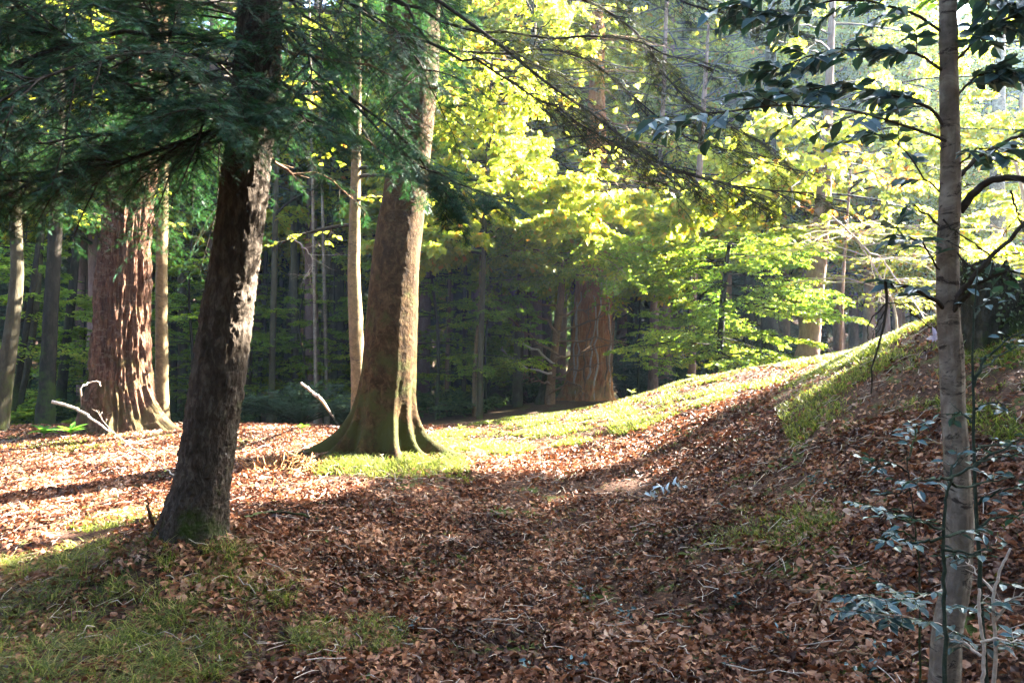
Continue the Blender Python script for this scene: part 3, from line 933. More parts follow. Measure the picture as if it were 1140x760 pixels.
# --- two redwoods
def redwoods():
    rng = np.random.default_rng(103)
    path, rad = px_trunk([(141, 480, 74), (139, 465, 70), (136, 440, 64), (135, 400, 59), (136, 350, 55), (139, 275, 51), (148, 200, 45), (155, 100, 48), (158, 0, 44)], 12, .4, 16)
    b = base_of(path)
    t = empty('redwood_tree', b, 'massive red brown redwood with deeply furrowed bark, right edge in full sun, at the left', 'redwood')
    mb = MB()
    C, _ = trunk_mesh(mb, path, rad, 190, .03, 'redwood', [(-.35, .48, .28), (3.6, .2, .3), (4.8, .12, .3), (5.4, .15, .2)], (.14, .30), 15, gz=b[2]+.02)
    mb.build('trunk', M['redwood_bark'], t, b)
    cr = MB()
    limbs = radial_limbs(rng, C, 20, 6.5, 15, 3, 2.2, el=0., droop=.3)
    for Q in limbs:
        tubes(cr, Q, np.linspace(.05, .01, 8), 5)
    spray_branch(cr, rng, limbs, .02, 12, 8, .35, .4, 6, .14, T_spray(6, .5, 3), 1, gk(.1), .3, 50, .8, .1, .005)
    cr.build('crown', [M['dark_bark'], M['conifer_far']], t, b)
    # broken root spikes and curling root beside the trunk
    path, rad = px_trunk([(654, 444, 50), (655, 430, 48), (658, 400, 44), (660, 360, 41), (661, 318, 39), (663, 260, 32), (664, 150, 20)], 22, .4, 11)
    b = base_of(path)
    t = empty('redwood_tree', b, 'tall red barked redwood laced with ivy stems behind the bright grassy ridge', 'redwood')
    mb = MB()
    C, _ = trunk_mesh(mb, path, rad, 150, .05, 'redwood', [(3.3, .2, .5), (-.1, .12, .3)], (.12, .4), 25, amp=1.25, gz=b[2]+.02)
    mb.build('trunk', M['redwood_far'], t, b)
    for i in range(9):
        a0 = -np.pi*rng.uniform(.05, .95); m2 = MB(); pts = []
        for z in np.linspace(b[2], b[2]+rng.uniform(2.2, 4.2), 16):
            j = int(np.argmin(np.abs(C[:, 2]-z))); a0 += rng.normal(0, .09)
            pts.append([C[j, 0]+np.cos(a0)*.60, C[j, 1]+np.sin(a0)*.60, z])
        tubes(m2, np.array(pts), np.linspace(.035, .012, 16), 6)
        tag(m2.build('ivy_stem', M['twig_brown'] if i % 2 else M['twig_pale'], t, b))
    cr = MB()
    limbs = radial_limbs(rng, C, 64, 3.3, 10.5, 2.6, 2.4, el=0., droop=.25)
    for Q in limbs:
        tubes(cr, Q, np.linspace(.05, .01, 8), 5)
    spray_branch(cr, rng, limbs, .02, 12, 8, .35, .4, 7, .15, T_quad(.6), 1, gk(.6), .3, 50, .65, .1, .005, jit=.8, hang=.6)
    cr.build('crown', [M['twig_brown'], M['maple']], t, b)
    # ivy and low shoots round it
    t2 = empty('yew_tree', at(617, 447, 20.5), 'slender many branched yew with bare curved lower boughs before the ivy clad redwood', 'yew tree')
    bb = np.array(t2.location)
    path, rad = px_trunk([(612, 449, 11), (614, 420, 9), (620, 370, 8.5), (625, 320, 8), (622, 260, 7), (618, 200, 5)], 20.5, .3)
    m2 = MB(); C, _ = trunk_mesh(m2, path, rad, 16, .1, 'plain', None, (.5, .3)); m2.build('trunk', M['twig_brown'], t2, bb)
    path, rad = px_trunk([(606, 449, 20), (609, 425, 13), (612, 395, 8), (618, 360, 5)], 20.7, .3)
    m2 = MB(); trunk_mesh(m2, path, rad, 24, .08, 'redwood', None, (.3, .3), amp=.5); m2.build('trunk', M['mossy_bark'], t2, bb)
    for i, pts in enumerate([[(622, 395), (606, 385), (588, 372), (565, 352), (545, 335)], [(617, 405), (600, 392), (580, 380), (566, 376)], [(614, 415), (590, 412), (572, 400), (558, 388)],
                             [(621, 372), (604, 355), (582, 342), (560, 336), (540, 338)], [(622, 345), (600, 335), (575, 332), (550, 326)], [(613, 428), (600, 425), (590, 422), (584, 414)],
                             [(618, 400), (640, 395), (665, 388), (690, 380)], [(620, 370), (645, 362), (672, 350), (700, 345)], [(616, 420), (640, 412), (668, 405)],
                             [(622, 350), (650, 345), (680, 335)], [(622, 380), (648, 380), (675, 376), (695, 384)], [(610, 440), (630, 425), (645, 432), (650, 440)]]):
        Q, rr = limb([(p[0], p[1], 20.4-.18*j) for j, p in enumerate(pts)], None, 12, .035, .010, .03, 200+i)
        m2 = MB(); tubes(m2, Q, rr, 6)
        A = spawn(rng, Q[None], 7, .3, 1, .25, 45, .6, .1, 4); tubes(m2, A, np.linspace(.012, .005, 4), 4)
        m2.build('branch', M['twig_pale'] if i in (1, 2) else M['twig_brown'], t2, bb)
    cr = MB()
    limbs = radial_limbs(rng, C, 34, 3.2, 6.4, 3.3, 2.6, az=[0., 3.14, 4.7, 3.6, 5.6], azj=.6, el=.08, droop=.12)
    broad_crown(rng, cr, limbs, .095, 12, 9, 9, gk(.6), T_quad(.55), limbr=(.03, .006), r=.012, flat=.65, hang=.5, jit=.7)
    cr.build('crown', [M['twig_brown'], M['beechleaf']], t2, bb)


redwoods()
# --- slimmer named trees
def simple_tree(name, label, cat, pts, d, mat, style='plain', crown=None, up=None, ns=28, step=.08, seed=0, group=None, flare=(.4, .3)):
    path, rad = px_trunk(pts, d, .4, up)
    b = base_of(path)
    t = empty(name, b, label, cat, group)
    mb = MB()
    C, r0 = trunk_mesh(mb, path, rad, ns, step, style, None, flare, seed)
    mb.build('trunk', M[mat], t, b)
    if crown:
        rng = np.random.default_rng(seed+500)
        c = dict(n=14, z0=4, z1=9, l0=2.5, l1=1.8, el=.35, droop=.25, L=.09, n2=9, n3=7, nl=7, pl=.1, ps=1., mat='maple', tw='dark_bark', az=None, azj=.5, tmpl=T_quad(.62), lr=(.035, .008), jit=.5, flat=.85, hang=.3)
        c.update(crown)
        cr = MB()
        limbs = radial_limbs(rng, C, c['n'], c['z0'], c['z1'], c['l0'], c['l1'], c['az'], c['el'], c['droop'], azj=c['azj'])
        if c['pl'] < .5:
            limbs = limbs[gap_keep(rng, limbs[:, 5], .5)]
        broad_crown(rng, cr, limbs, c['L'], c['n2'], c['n3'], c['nl'], gk(c['pl'], c['ps']), c['tmpl'], limbr=c['lr'], r=.014, jit=c['jit'], flat=c['flat'], hang=c['hang'])
        if cr.n:
            cr.build('crown', [M[c['tw']], M[c['mat']]], t, b)
    return t


simple_tree('beech_tree', 'slender pale young beech close behind the sunlit edge of the big red trunk', 'beech tree',
            [(181, 458, 14), (180, 400, 13), (180, 300, 12.5), (181, 200, 12), (182, 60, 10)], 13, 'tan_bark', seed=1, up=9,
            crown=dict(n=14, z0=4.6, z1=9, l0=2.4, l1=1.6, L=.085, mat='maple', pl=.2))
simple_tree('beech_tree', 'slender tan young beech just left of the big flared beech', 'beech tree',
            [(400, 462, 17), (399, 420, 16), (396, 360, 16), (394, 300, 14), (396, 200, 11), (398, 80, 9)], 12.5, 'tan_bark', seed=2, up=9,
            crown=dict(n=34, z0=3.2, z1=8.5, l0=1.3, l1=2.2, L=.10, mat='maple', pl=.4, az=[0, 3.14, 4.7, 1.6], el=.1, tmpl=T_lobed()))
# sunlit maples that fill the middle with bright leaves
simple_tree('maple_tree', 'bright yellow green maple glowing in the sun behind the big beech', 'maple tree',
            [(576, 455, 12), (577, 400, 11), (580, 330, 10), (584, 240, 9), (590, 120, 8)], 20.5, 'mossy_bark', seed=3, up=11,
            crown=dict(n=95, z0=4.2, z1=11.5, l0=4.2, l1=3., L=.16, n2=13, n3=10, nl=12, pl=.5, ps=1., flat=.62, hang=.9, jit=.8, el=.15, droop=.2, tmpl=T_lobed()))
simple_tree('maple_tree', 'reddish brown straight maple trunk rising from behind the sunlit ridge at the right', 'maple tree',
            [(898, 400, 25), (901, 380, 23), (907, 320, 21), (912, 270, 19), (917, 215, 16), (922, 120, 10), (926, 20, 7)], 20, 'plum_bark', seed=4, up=13,
            crown=dict(n=80, z0=5.4, z1=12.5, l0=5., l1=3.4, L=.16, n2=13, n3=10, nl=12, pl=.28, ps=1., flat=.62, hang=.9, jit=.8, el=.1, droop=.25, tmpl=T_lobed()))
simple_tree('maple_tree', 'dim maple trunk between the ivy clad redwood and the layered young beech', 'maple tree',
            [(727, 428, 11), (728, 380, 10), (729, 320, 9.5), (732, 240, 7), (738, 120, 5), (742, 0, 4)], 24, 'plum_bark', seed=5, up=13,
            crown=dict(n=70, z0=5.6, z1=13.5, l0=4.6, l1=3.2, L=.18, n2=13, n3=9, nl=9, pl=.6, ps=1., flat=.62, hang=.9, jit=.8, el=.1, droop=.2, tmpl=T_lobed()))
simple_tree('beech_tree', 'dark broad trunk rising out of the layered beech boughs right of centre', 'beech tree',
            [(857, 415, 20), (857, 350, 19), (856, 280, 17), (856, 200, 15), (858, 60, 12)], 25, 'dark_bark', seed=6, up=13,
            crown=dict(n=26, z0=7.5, z1=13.5, l0=4.2, l1=3.0, L=.14, n2=9, n3=7, nl=7, pl=.4, mat='farleaf', el=.1, droop=.2))
simple_tree('maple_tree', 'small bright leafy maple between the flared beech and the ivy clad redwood', 'maple tree',
            [(534, 462, 7), (535, 400, 6.5), (537, 330, 6), (540, 240, 5), (544, 150, 4)], 17.5, 'mossy_bark', seed=14, up=8,
            crown=dict(n=46, z0=3.5, z1=8., l0=2.3, l1=2., L=.14, n2=11, n3=9, nl=9, pl=.55, ps=1., el=.12, droop=.2, tmpl=T_lobed(), flat=.62, hang=.9, jit=.8, az=[0., 3.14, 4.7, 1.57], azj=.7))
# layered young beech that fills the bay right of the redwood
simple_tree('beech_tree', 'low spreading young beech with flat layered boughs of green and russet leaves', 'beech tree',
            [(800, 425, 8), (802, 380, 7), (806, 320, 6), (812, 270, 4)], 19, 'dark_bark', seed=7,
            crown=dict(n=34, z0=.9, z1=4.6, l0=3.0, l1=2.0, L=.085, n2=14, n3=9, nl=8, pl=.7, mat='beechleaf', el=.02, droop=.10, tmpl=T_quad(.55), lr=(.02, .005)))
# slim maple at the left whose lobed leaves hang over the shaded wood
simple_tree('maple_tree', 'leaning mossy young maple at the left edge with yellow green leaves', 'maple tree',
            [(-2, 482, 20), (6, 420, 17), (14, 360, 15), (19, 300, 13), (17, 240, 12), (14, 120, 10)], 12.5, 'mossy_bark', seed=8, up=8,
            crown=dict(n=20, z0=3.5, z1=7.5, l0=2.9, l1=1.8, L=.10, n2=8, n3=6, nl=6, pl=.5, el=.05, droop=.15, az=[0., .6, -.6, 3.14, 4.7], azj=.3, tmpl=T_lobed()))
simple_tree('larch_tree', 'black barked upright trunk left of the massive red trunk', 'larch tree',
            [(50, 470, 20), (53, 420, 16), (57, 340, 15), (61, 270, 14), (64, 200, 13), (66, 60, 12)], 15.5, 'dark_bark', seed=9, up=12, style='fir', ns=40, step=.06,
            crown=dict(n=16, z0=5.5, z1=12, l0=2.4, l1=1.5, L=.13, mat='conifer_far', tmpl=T_spray(6, .5, 3), nl=5))
simple_tree('ash_sapling', 'thin straight dark pole leaning right, left of the black barked trunk', 'sapling', [(14, 458, 7), (24, 400, 6.5), (35, 330, 6), (44, 260, 5)], 17, 'dark_bark', seed=10, up=7)
simple_tree('ash_sapling', 'thin bluish pole leaning right beside the other thin dark pole', 'sapling', [(20, 456, 8), (32, 400, 7), (40, 340, 7), (47, 250, 6)], 18, 'mossy_bark', seed=11, up=7)
simple_tree('larch_tree', 'grey slanting trunk between the black barked trunk and the massive red one', 'larch tree', [(66, 460, 12), (72, 400, 10), (80, 330, 9), (86, 260, 8)], 19, 'dark_bark', seed=12, up=10,
            crown=dict(n=14, z0=4.5, z1=9, l0=2.4, l1=1.5, L=.14, mat='conifer_far', tmpl=T_spray(6, .5, 3), nl=5))
simple_tree('oak_tree', 'broad dark green mossy trunk standing in deep shade right of the flared beech', 'oak tree',
            [(551, 462, 26), (551, 430, 23), (550, 380, 21), (549, 330, 21), (548, 200, 18)], 24, 'mossy_bark', seed=13, up=12, ns=40,
            crown=dict(n=20, z0=5.5, z1=12, l0=3.6, l1=2.6, L=.13, mat='farleaf', nl=6))
for i, (x0, x1, w, d, lab) in enumerate([(497, 500, 5, 20, 'thin grey pole in the dark wood just right of the flared beech'), (516, 517, 5, 21, 'thin straight pole left of the broad dark mossy trunk'),
                                         (528, 534, 5, 18.5, 'thin pale leaning pole nearest the broad dark mossy trunk')]):
    simple_tree('ash_sapling', lab, 'sapling', [(x0, 460, w), (x0+1, 400, w-.5), (x1, 340, w-1), (x1+2, 260, w-1)], d, 'tan_bark' if i != 1 else 'mossy_bark', seed=20+i, up=7)
# trunks in the dark wood between the fir and the flared beech
for i, (xb, xt, w, d, mat) in enumerate([(204, 202, 10, 22, 'mossy_bark'), (192, 197, 8, 26, 'dark_bark'), (275, 283, 7, 21, 'mossy_bark'), (287, 297, 5, 25, 'dark_bark'), (302, 306, 7, 19, 'mossy_bark'),
                                         (318, 330, 11, 24, 'dark_bark'), (329, 327, 8, 21, 'mossy_bark'), (340, 345, 10, 27, 'mossy_bark'), (352, 349, 4, 18, 'pale_bark'), (357, 366, 8, 23, 'mossy_bark'),
                                         (376, 375, 17, 26, 'mossy_bark'), (364, 360, 4, 20, 'pale_bark'), (386, 388, 6, 28, 'dark_bark'), (312, 314, 5, 30, 'dark_bark')]):
    where = ['broad', 'slim', 'thin'][0 if w > 9 else 1 if w > 5 else 2]
    simple_tree('forest_tree', 'straight shaded tree trunk in the dark wood between the fir and the flared beech', 'tree',
                [(xb, 462, w*1.3), (xb*.8+xt*.2, 420, w), (xb*.4+xt*.6, 340, w*.95), (xt, 270, w*.9)], d, mat, seed=40+i, up=12, ns=16, step=.2,
                group='shaded trunks in the wood between fir and beech',
                crown=dict(n=13, z0=4.6, z1=12, l0=2.6, l1=1.8, L=.14, mat='farleaf' if i % 2 else 'conifer_far', nl=5, n2=7, n3=6, tmpl=T_quad(.6) if i % 2 else T_spray(6, .5, 3)) if w > 5 else None)


# --- repeated background trees: three kinds, copied
def copy_tree(o, parent=None):
    c = o.copy()
    COL.objects.link(c)
    c.parent = parent
    for ch in [x for x in scene.objects if x.parent == o]:
        copy_tree(ch, c)
    return c


def proto_conifer(seed, H, low, spread, label, group, mat='conifer_far'):
    rng = np.random.default_rng(seed)
    t = empty('spruce_tree', (0, 0, 0), label, 'spruce', group)
    path = np.array([[0, 0, -.6], [0, 0, 0], [.05, 0, H*.3], [0, .05, H*.7], [0, 0, H]]); rad = np.array([.24, .22, .17, .09, .02])
    mb = MB(); C, _ = trunk_mesh(mb, path, rad, 14, .3, 'plain', None, (.4, .3), seed); mb.build('trunk', M['dark_bark'], t)
    cr = MB()
    limbs = radial_limbs(rng, C, 60, low, H-.4, spread, .35, el=.0, droop=.28)
    for Q in limbs:
        tubes(cr, Q[::2], np.linspace(.03, .006, 4), 4)
    spray_branch(cr, rng, limbs, .012, 11, 6, .36, .4, 5, .17, T_spray(6, .5, 4), 1, None, .3, 50, .85, .1, .005)
    cr.build('crown', [M['dark_bark'], M[mat]], t)
    return t


def proto_broad(seed, H, low, label, group, mat='farleaf'):
    rng = np.random.default_rng(seed)
    t = empty('woodland_tree', (0, 0, 0), label, 'tree', group)
    path = np.array([[0, 0, -.6], [0, 0, 0], [.1, 0, H*.3], [-.1, .1, H*.7], [0, 0, H]]); rad = np.array([.21, .2, .16, .10, .03])
    mb = MB(); C, _ = trunk_mesh(mb, path, rad, 14, .3, 'plain', None, (.4, .3), seed); mb.build('trunk', M['plum_bark'], t)
    cr = MB()
    limbs = radial_limbs(rng, C, 56, low, H-.5, 3.4, 1.8, el=.2, droop=.25)
    broad_crown(rng, cr, limbs, .155, 10, 7, 7, None, T_quad(.62), limbr=(.05, .01), jit=.8, flat=.65, hang=.6)
    cr.build('crown', [M['dark_bark'], M[mat]], t)
    return t


def proto_small(seed):
    rng = np.random.default_rng(seed)
    t = empty('young_beech', (0, 0, 0), 'x', 'young beech', 'x')
    path = np.array([[0, 0, -.4], [0, 0, 0], [.1, 0, 1.8], [-.1, .1, 3.4], [.05, 0, 4.8]]); rad = np.array([.05, .045, .035, .025, .01])
    mb = MB(); C, _ = trunk_mesh(mb, path, rad, 10, .2, 'plain', None, (.3, .2), seed); mb.build('trunk', M['dark_bark'], t)
    cr = MB()
    limbs = radial_limbs(rng, C, 22, 1., 4.6, 1.9, .9, el=.1, droop=.12)
    broad_crown(rng, cr, limbs, .085, 8, 6, 6, None, T_quad(.6), limbr=(.015, .004), r=.008, jit=.5)
    cr.build('crown', [M['dark_bark'], M['beechleaf']], t)
    return t


LW = 'tall dark spruce far back in the shaded wood at the left'
LR = 'tall spruce fading into blue haze behind the ridge at the right'
LB = 'broadleaved tree in the sunlit canopy far behind the clearing'
def plant_copies():
    rng = np.random.default_rng(9)
    pr = [proto_conifer(1, 15, 1.0, 2.6, LW, 'x'), proto_conifer(2, 17, 3.0, 3.0, LW, 'x'), proto_broad(3, 14, 2.4, LB, 'x'), proto_broad(4, 16, 4.8, LB, 'x', 'maple'), proto_small(5)]
    used = set()
    spots = []
    def add(n, x0, x1, d0, d1, kinds, mind=2.4):
        tries = 0
        while n > 0 and tries < 4000:
            tries += 1
            d = rng.uniform(d0, d1); px = rng.uniform(x0, x1); x = (px-CX)/F0*d
            if any((x-a)**2+(d-b)**2 < mind*mind for a, b, _ in spots):
                continue
            hs = np.array([[x+u, d, z] for z in (4., 7., 10., 13., 16.) for u in (-3, 0, 3)])
            sx, sy = px_of(sun_shadow(hs)); sg = sun_shadow(hs)
            if d < 50 and (in_poly(sx, sy, _LIT[0]) & (sg[:, 1] > 6) & (sg[:, 1] < 14) & (sx > 250)).sum() > 1:
                continue
            bad = False
            for T, rad, q in _GLOW:
                v = hs-T; t = v@SUN
                bad |= bool(((t > 1) & (np.linalg.norm(v-t[:, None]*SUN, axis=1) < rad)).any())
            if bad and rng.random() < .8:
                continue
            spots.append((x, d, int(rng.choice(kinds)))); n -= 1
    add(26, -150, 580, 27, 42, [0, 1, 0, 2])
    add(26, -250, 640, 42, 62, [0, 1, 2, 3], 3)
    add(14, 690, 860, 27, 44, [0, 1, 0])
    add(22, 860, 1350, 34, 60, [0, 1, 2, 3, 1])
    add(30, -300, 1450, 60, 85, [0, 1, 3], 4)
    add(22, 440, 1000, 26, 36, [3], 1.8)
    add(9, -100, 440, 22, 30, [3, 1], 2)
    add(12, 900, 1400, 34, 50, [3], 2)
    for px, d in ((695, 31), (750, 33), (815, 36), (905, 37), (985, 36), (1060, 38), (1140, 34), (640, 36), (470, 26), (535, 25.5), (600, 27), (668, 26), (742, 27), (812, 28.5), (500, 31), (570, 32)):
        spots.append(((px-CX)/F0*d, d, 3))
    for px, d in ((215, 18), (262, 20), (300, 23), (338, 19.5), (372, 22), (486, 18.5), (516, 22), (541, 19), (590, 25), (96, 20), (128, 18.5), (28, 20), (-30, 17), (320, 28), (232, 26), (500, 27), (425, 21), (710, 24), (180, 21)):
        spots.append(((px-CX)/F0*d, d, 4))
    for x, d, k in spots:
        px = CX+F0*x/d
        t = pr[k] if k not in used else copy_tree(pr[k])
        used.add(k)
        s = rng.uniform(.85, 1.3) if k != 3 else rng.uniform(1.1, 1.4)
        t.location = (x, d, gz1(x, d)-.1); t.rotation_euler = (0, 0, rng.uniform(0, 6.28)); t.scale = (s, s, s)
        if k == 4:
            t['label'] = 'young understorey beech with thin leafy layers in the shaded wood'; t['group'] = 'young understorey beeches'
            s *= rng.uniform(.8, 1.1); t.scale = (s, s, s)
        elif k in (2, 3):
            t['label'] = LB+(' on the left' if px < 480 else ' on the right'); t['group'] = 'broadleaved trees behind, '+('left' if px < 480 else 'right')
        elif px < 600:
            t['label'], t['group'] = LW, 'dark spruces in the wood at the left'
        else:
            t['label'], t['group'] = LR, 'spruces in the haze at the right'


plant_copies()


# far wooded hillside: one mass
def far_wood():
    rng = np.random.default_rng(77)
    n = 60000
    a = rng.uniform(-.95, .98, n); d = rng.uniform(78, 118, n)
    X = np.sin(a)*d; Y = np.cos(a)*d
    cl = vnoise(X*.16, Y*.16, 0, 5)
    Z = height(X, Y, False)+rng.random(n)**1.3*(11+5*cl)
    P = np.c_[X, Y, Z]
    D = nrm(rng.normal(0, 1, (n, 3))*[1, 1, .35]); N = nrm(rng.normal(0, .6, (n, 3))+UP)
    mb = MB(); scatter(mb, T_spray(5, .7, 2), P, D, N, rng.uniform(.9, 1.9, n), 0)
    tag(mb.build('distant_woods', M['farleaf']), 'hazy wooded hillside closing the view far behind the trees', 'woods', kind='stuff')


far_wood()


# undergrowth: bushes in the wood
def bush(name, label, cat, c, rx, ry, h, n, L, mat, tmpl, seed, group=None, wood='dark_bark'):
    rng = np.random.default_rng(seed)
    x, y = c
    b = np.array([x, y, gz1(x, y)])
    t = empty(name, b, label, cat, group)
    k = max(10, int(n/260))
    a = rng.random(k)*6.283; r = rng.random(k)**.5
    s = np.linspace(0, 1, 7)[None, :, None]
    end = np.c_[np.cos(a)*rx*r, np.sin(a)*ry*r, h*(.55+.45*(1-r**2))*rng.uniform(.7, 1.1, k)]
    Q = b+end[:, None]*np.concatenate([s, s, s**.7], -1)
    mb = MB(); tubes(mb, Q, np.linspace(.012, .004, 7), 4)
    st = mb.build('stems', M[wood], t, b)
    mb = MB()
    spray_branch(mb, rng, Q, .006, 7, 5, .4, .5, 7, L, tmpl, 1, None, .12, 50, .7, .3, .002, 1., .35)
    mb.build('foliage', [M[wood], M[mat]], t, b)
    return t


bush('yew_bush', 'low dark green bush in the shade between the fir and the flared beech', 'bush', (-3.9, 14.3), 1.3, .8, .75, 9000, .09, 'conifer_far', T_spray(6, .5, 5), 1)
for i, (px, d, w, h, mt) in enumerate([(20, 17, 1.5, .7, 'beechleaf'), (100, 18, 1.2, .9, 'farleaf'), (235, 19, 1.4, .8, 'farleaf'), (500, 19, 1.5, .7, 'farleaf'), (540, 22, 1.2, 2.4, 'beechleaf'),
                                       (590, 24, 1.4, 1., 'farleaf'), (350, 24, 2.0, 1.3, 'farleaf'), (60, 24, 2., 1.6, 'farleaf'), (430, 26, 2, 1.4, 'farleaf'), (240, 28, 2.2, 2., 'farleaf'),
                                       (700, 27, 2.0, 2.6, 'conifer_far'), (780, 26, 2., 2.2, 'conifer_far'), (960, 28, 2.2, 3., 'farleaf'), (1040, 25, 2., 2.4, 'farleaf'), (880, 30, 2.4, 3.4, 'farleaf'),
                                       (1120, 22, 2, 3., 'farleaf'), (1200, 18, 2, 2.6, 'farleaf'), (515, 30, 2.4, 3., 'conifer_far'), (150, 32, 2.6, 3., 'conifer_far'), (320, 34, 2.6, 3., 'conifer_far'), (-60, 22, 2.2, 2., 'farleaf')]):
    bush('undergrowth_bush', 'leafy bush in the shaded undergrowth '+('behind the ridge at the right' if px > 640 else 'of the dark wood at the left'), 'bush', ((px-CX)/F0*d, d), w, w*.8, h, 6500, .10,
         mt, T_quad(.6), 30+i, 'undergrowth bushes '+('right' if px > 640 else 'left'))

simple_tree('maple_tree', 'slender maple with orange autumn leaves high behind the reddish trunk', 'maple tree', [(936, 398, 4), (938, 320, 3.5), (944, 230, 3), (950, 150, 2)], 21.5, 'plum_bark', seed=58,
            crown=dict(n=16, z0=4.6, z1=7.2, l0=1.6, l1=1.4, L=.15, n2=7, n3=6, nl=6, pl=.8, mat='orangeleaf', hang=.8, jit=.7))
simple_tree('maple_tree', 'slender maple with amber leaves above the layered young beech', 'maple tree', [(770, 425, 9), (772, 320, 8), (778, 200, 7), (785, 90, 5)], 23, 'plum_bark', seed=59, up=11,
            crown=dict(n=18, z0=7.4, z1=11, l0=2.0, l1=1.6, L=.15, n2=8, n3=6, nl=6, pl=.8, mat='orangeleaf', hang=.8, jit=.7))
# two far trunks at the right in the haze
simple_tree('ash_tree', 'tall pale lilac trunk glowing in the haze at the far right', 'ash tree', [(1112, 372, 17), (1112, 300, 16), (1110, 220, 15), (1112, 120, 13)], 27, 'pale_bark', seed=60, up=15,
            crown=dict(n=24, z0=7, z1=15, l0=4, l1=3, L=.14, n2=9, n3=7, nl=7, pl=.4, mat='maple', el=.1))
simple_tree('ash_tree', 'slim dark trunk in the haze between the reddish trunk and the pale stem', 'ash tree', [(966, 392, 11), (967, 330, 10), (970, 260, 9), (972, 160, 8)], 34, 'dark_bark', seed=61, up=15,
            crown=dict(n=22, z0=7, z1=15, l0=4, l1=3, L=.14, n2=9, n3=7, nl=7, pl=.4, mat='maple', el=.1))
simple_tree('hazel_bush', 'arching hazel with scattered leaves sparkling in the haze right of the reddish trunk', 'hazel', [(1000, 395, 3), (995, 340, 2.6), (975, 300, 2.2), (950, 262, 1.6)], 17, 'twig_pale', seed=62,
            crown=dict(n=20, z0=2.4, z1=5.0, l0=2.4, l1=2.0, L=.07, n2=7, n3=5, nl=5, pl=.7, el=.25, droop=.3, tw='twig_pale', tmpl=T_quad(.6), lr=(.014, .004)))
simple_tree('hazel_bush', 'leafy hazel in bright sun at the right edge beyond the mossy stump', 'hazel', [(1150, 330, 6), (1148, 280, 5), (1140, 220, 4.5), (1130, 180, 3)], 15, 'twig_pale', seed=63,
            crown=dict(n=24, z0=2.6, z1=5.8, l0=2.2, l1=2.0, L=.075, n2=8, n3=6, nl=6, pl=.25, el=.2, droop=.25, tw='twig_pale', tmpl=T_quad(.6), lr=(.014, .004)))


# --- unseen trees added beside the view, crowns placed to shade the foreground
def side_tree(x, y, cx, cy, cz, r, rz, seed, label, n=34, L=.15):
    rng = np.random.default_rng(seed)
    g = gz1(x, y)
    b = np.array([x, y, g])
    t = empty('beech_tree', b, label, 'beech tree', 'unseen shading beeches beside the clearing')
    path = np.array([[x, y, g-.5], [x, y, g], [x*.8+cx*.2, y*.8+cy*.2, g+3.5], [x*.4+cx*.6, y*.4+cy*.6, cz], [cx, cy, cz+rz*.8]])
    mb = MB(); C, _ = trunk_mesh(mb, path, np.array([.32, .3, .25, .17, .05]), 40, .1, 'beech', None, (.5, .3), seed); mb.build('trunk', M['beech_bark'], t, b)
    cr = MB()
    limbs = radial_limbs(rng, C, n, cz-rz, cz+rz*.75, r, r*.6, el=.25, droop=.22)
    limbs = limbs[gap_keep(rng, limbs[:, 4], .15) & gap_keep(rng, limbs[:, 6], .15)]
    broad_crown(rng, cr, limbs, L, 10, 8, 7, gk(.02, 1.), T_quad(.7), limbr=(.06, .012))
    cr.build('crown', [M['dark_bark'], M['beechleaf']], t, b)


LS = 'unseen tall beech with its crown placed to shade the slope'
for i, a in enumerate([(10.4, 10.0, 9.0, 11.2, 9.5, 4.2, 3.), (13, 12.0, 12.2, 12.2, 9.5, 4.2, 3.2), (16, 14.5, 15.5, 14.5, 10.5, 4.4, 3.5), (8.6, 7.5, 7.2, 9.8, 8.8, 3.8, 2.6),
                       (12.5, 8., 12.5, 8.5, 8.5, 3.8, 3.), (18, 11, 17.5, 11.5, 9.5, 4, 3.), (13.5, 15, 11.2, 14.2, 9.8, 3.6, 2.6)]):
    if a[5]:
        side_tree(*a, 300+i, LS)

# unseen trees added behind and beside the viewpoint to block sky light
def behind():
    prot = [o for o in scene.objects if o.type == 'EMPTY' and o.name in ('spruce_tree', 'spruce_tree.001', 'woodland_tree')]
    rng = np.random.default_rng(14)
    for i, (x, y) in enumerate([(-7, -4), (-2.5, -7.5), (3, -8), (8, -5), (-10, -9), (-5, -13), (1, -13), (6.5, -12), (12, -9), (-11, 1), (-13, 6), (12, -1), (-16, -4), (16, 3), (-15, 11), (-4, -5), (.5, -6), (5, -6), (-8, -1), (-3, -10), (4, -16), (-8, -17), (9, -16), (0, -19), (-5.5, -2.5), (-1.5, -4.5), (2.5, -4.5), (6.5, -3), (-6, -7), (9, -1.5), (.5, -9.5), (-9, -6), (6, -8.5), (-12, -2), (-2, -15)]):
        t = copy_tree(prot[i % len(prot)])
        t.location = (x, y, gz1(x, y)-.1); t.rotation_euler = (0, 0, rng.uniform(0, 6.28))
        s = rng.uniform(.8, 1.); t.scale = (s, s, s)
        t['label'] = 'unseen tall tree added around the viewpoint to block sky light'; t['group'] = 'added sky blocking trees around the viewpoint'


behind()
# --- pale stemmed young tree at the right, close to the camera, with its dark limbs and holly sprays
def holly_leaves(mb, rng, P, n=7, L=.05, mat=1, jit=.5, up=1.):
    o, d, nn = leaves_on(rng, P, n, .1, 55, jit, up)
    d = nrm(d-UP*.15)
    scatter(mb, T_holly(), o, d, nn, rng.uniform(.75, 1.2, len(o))*L, mat, smooth=False)


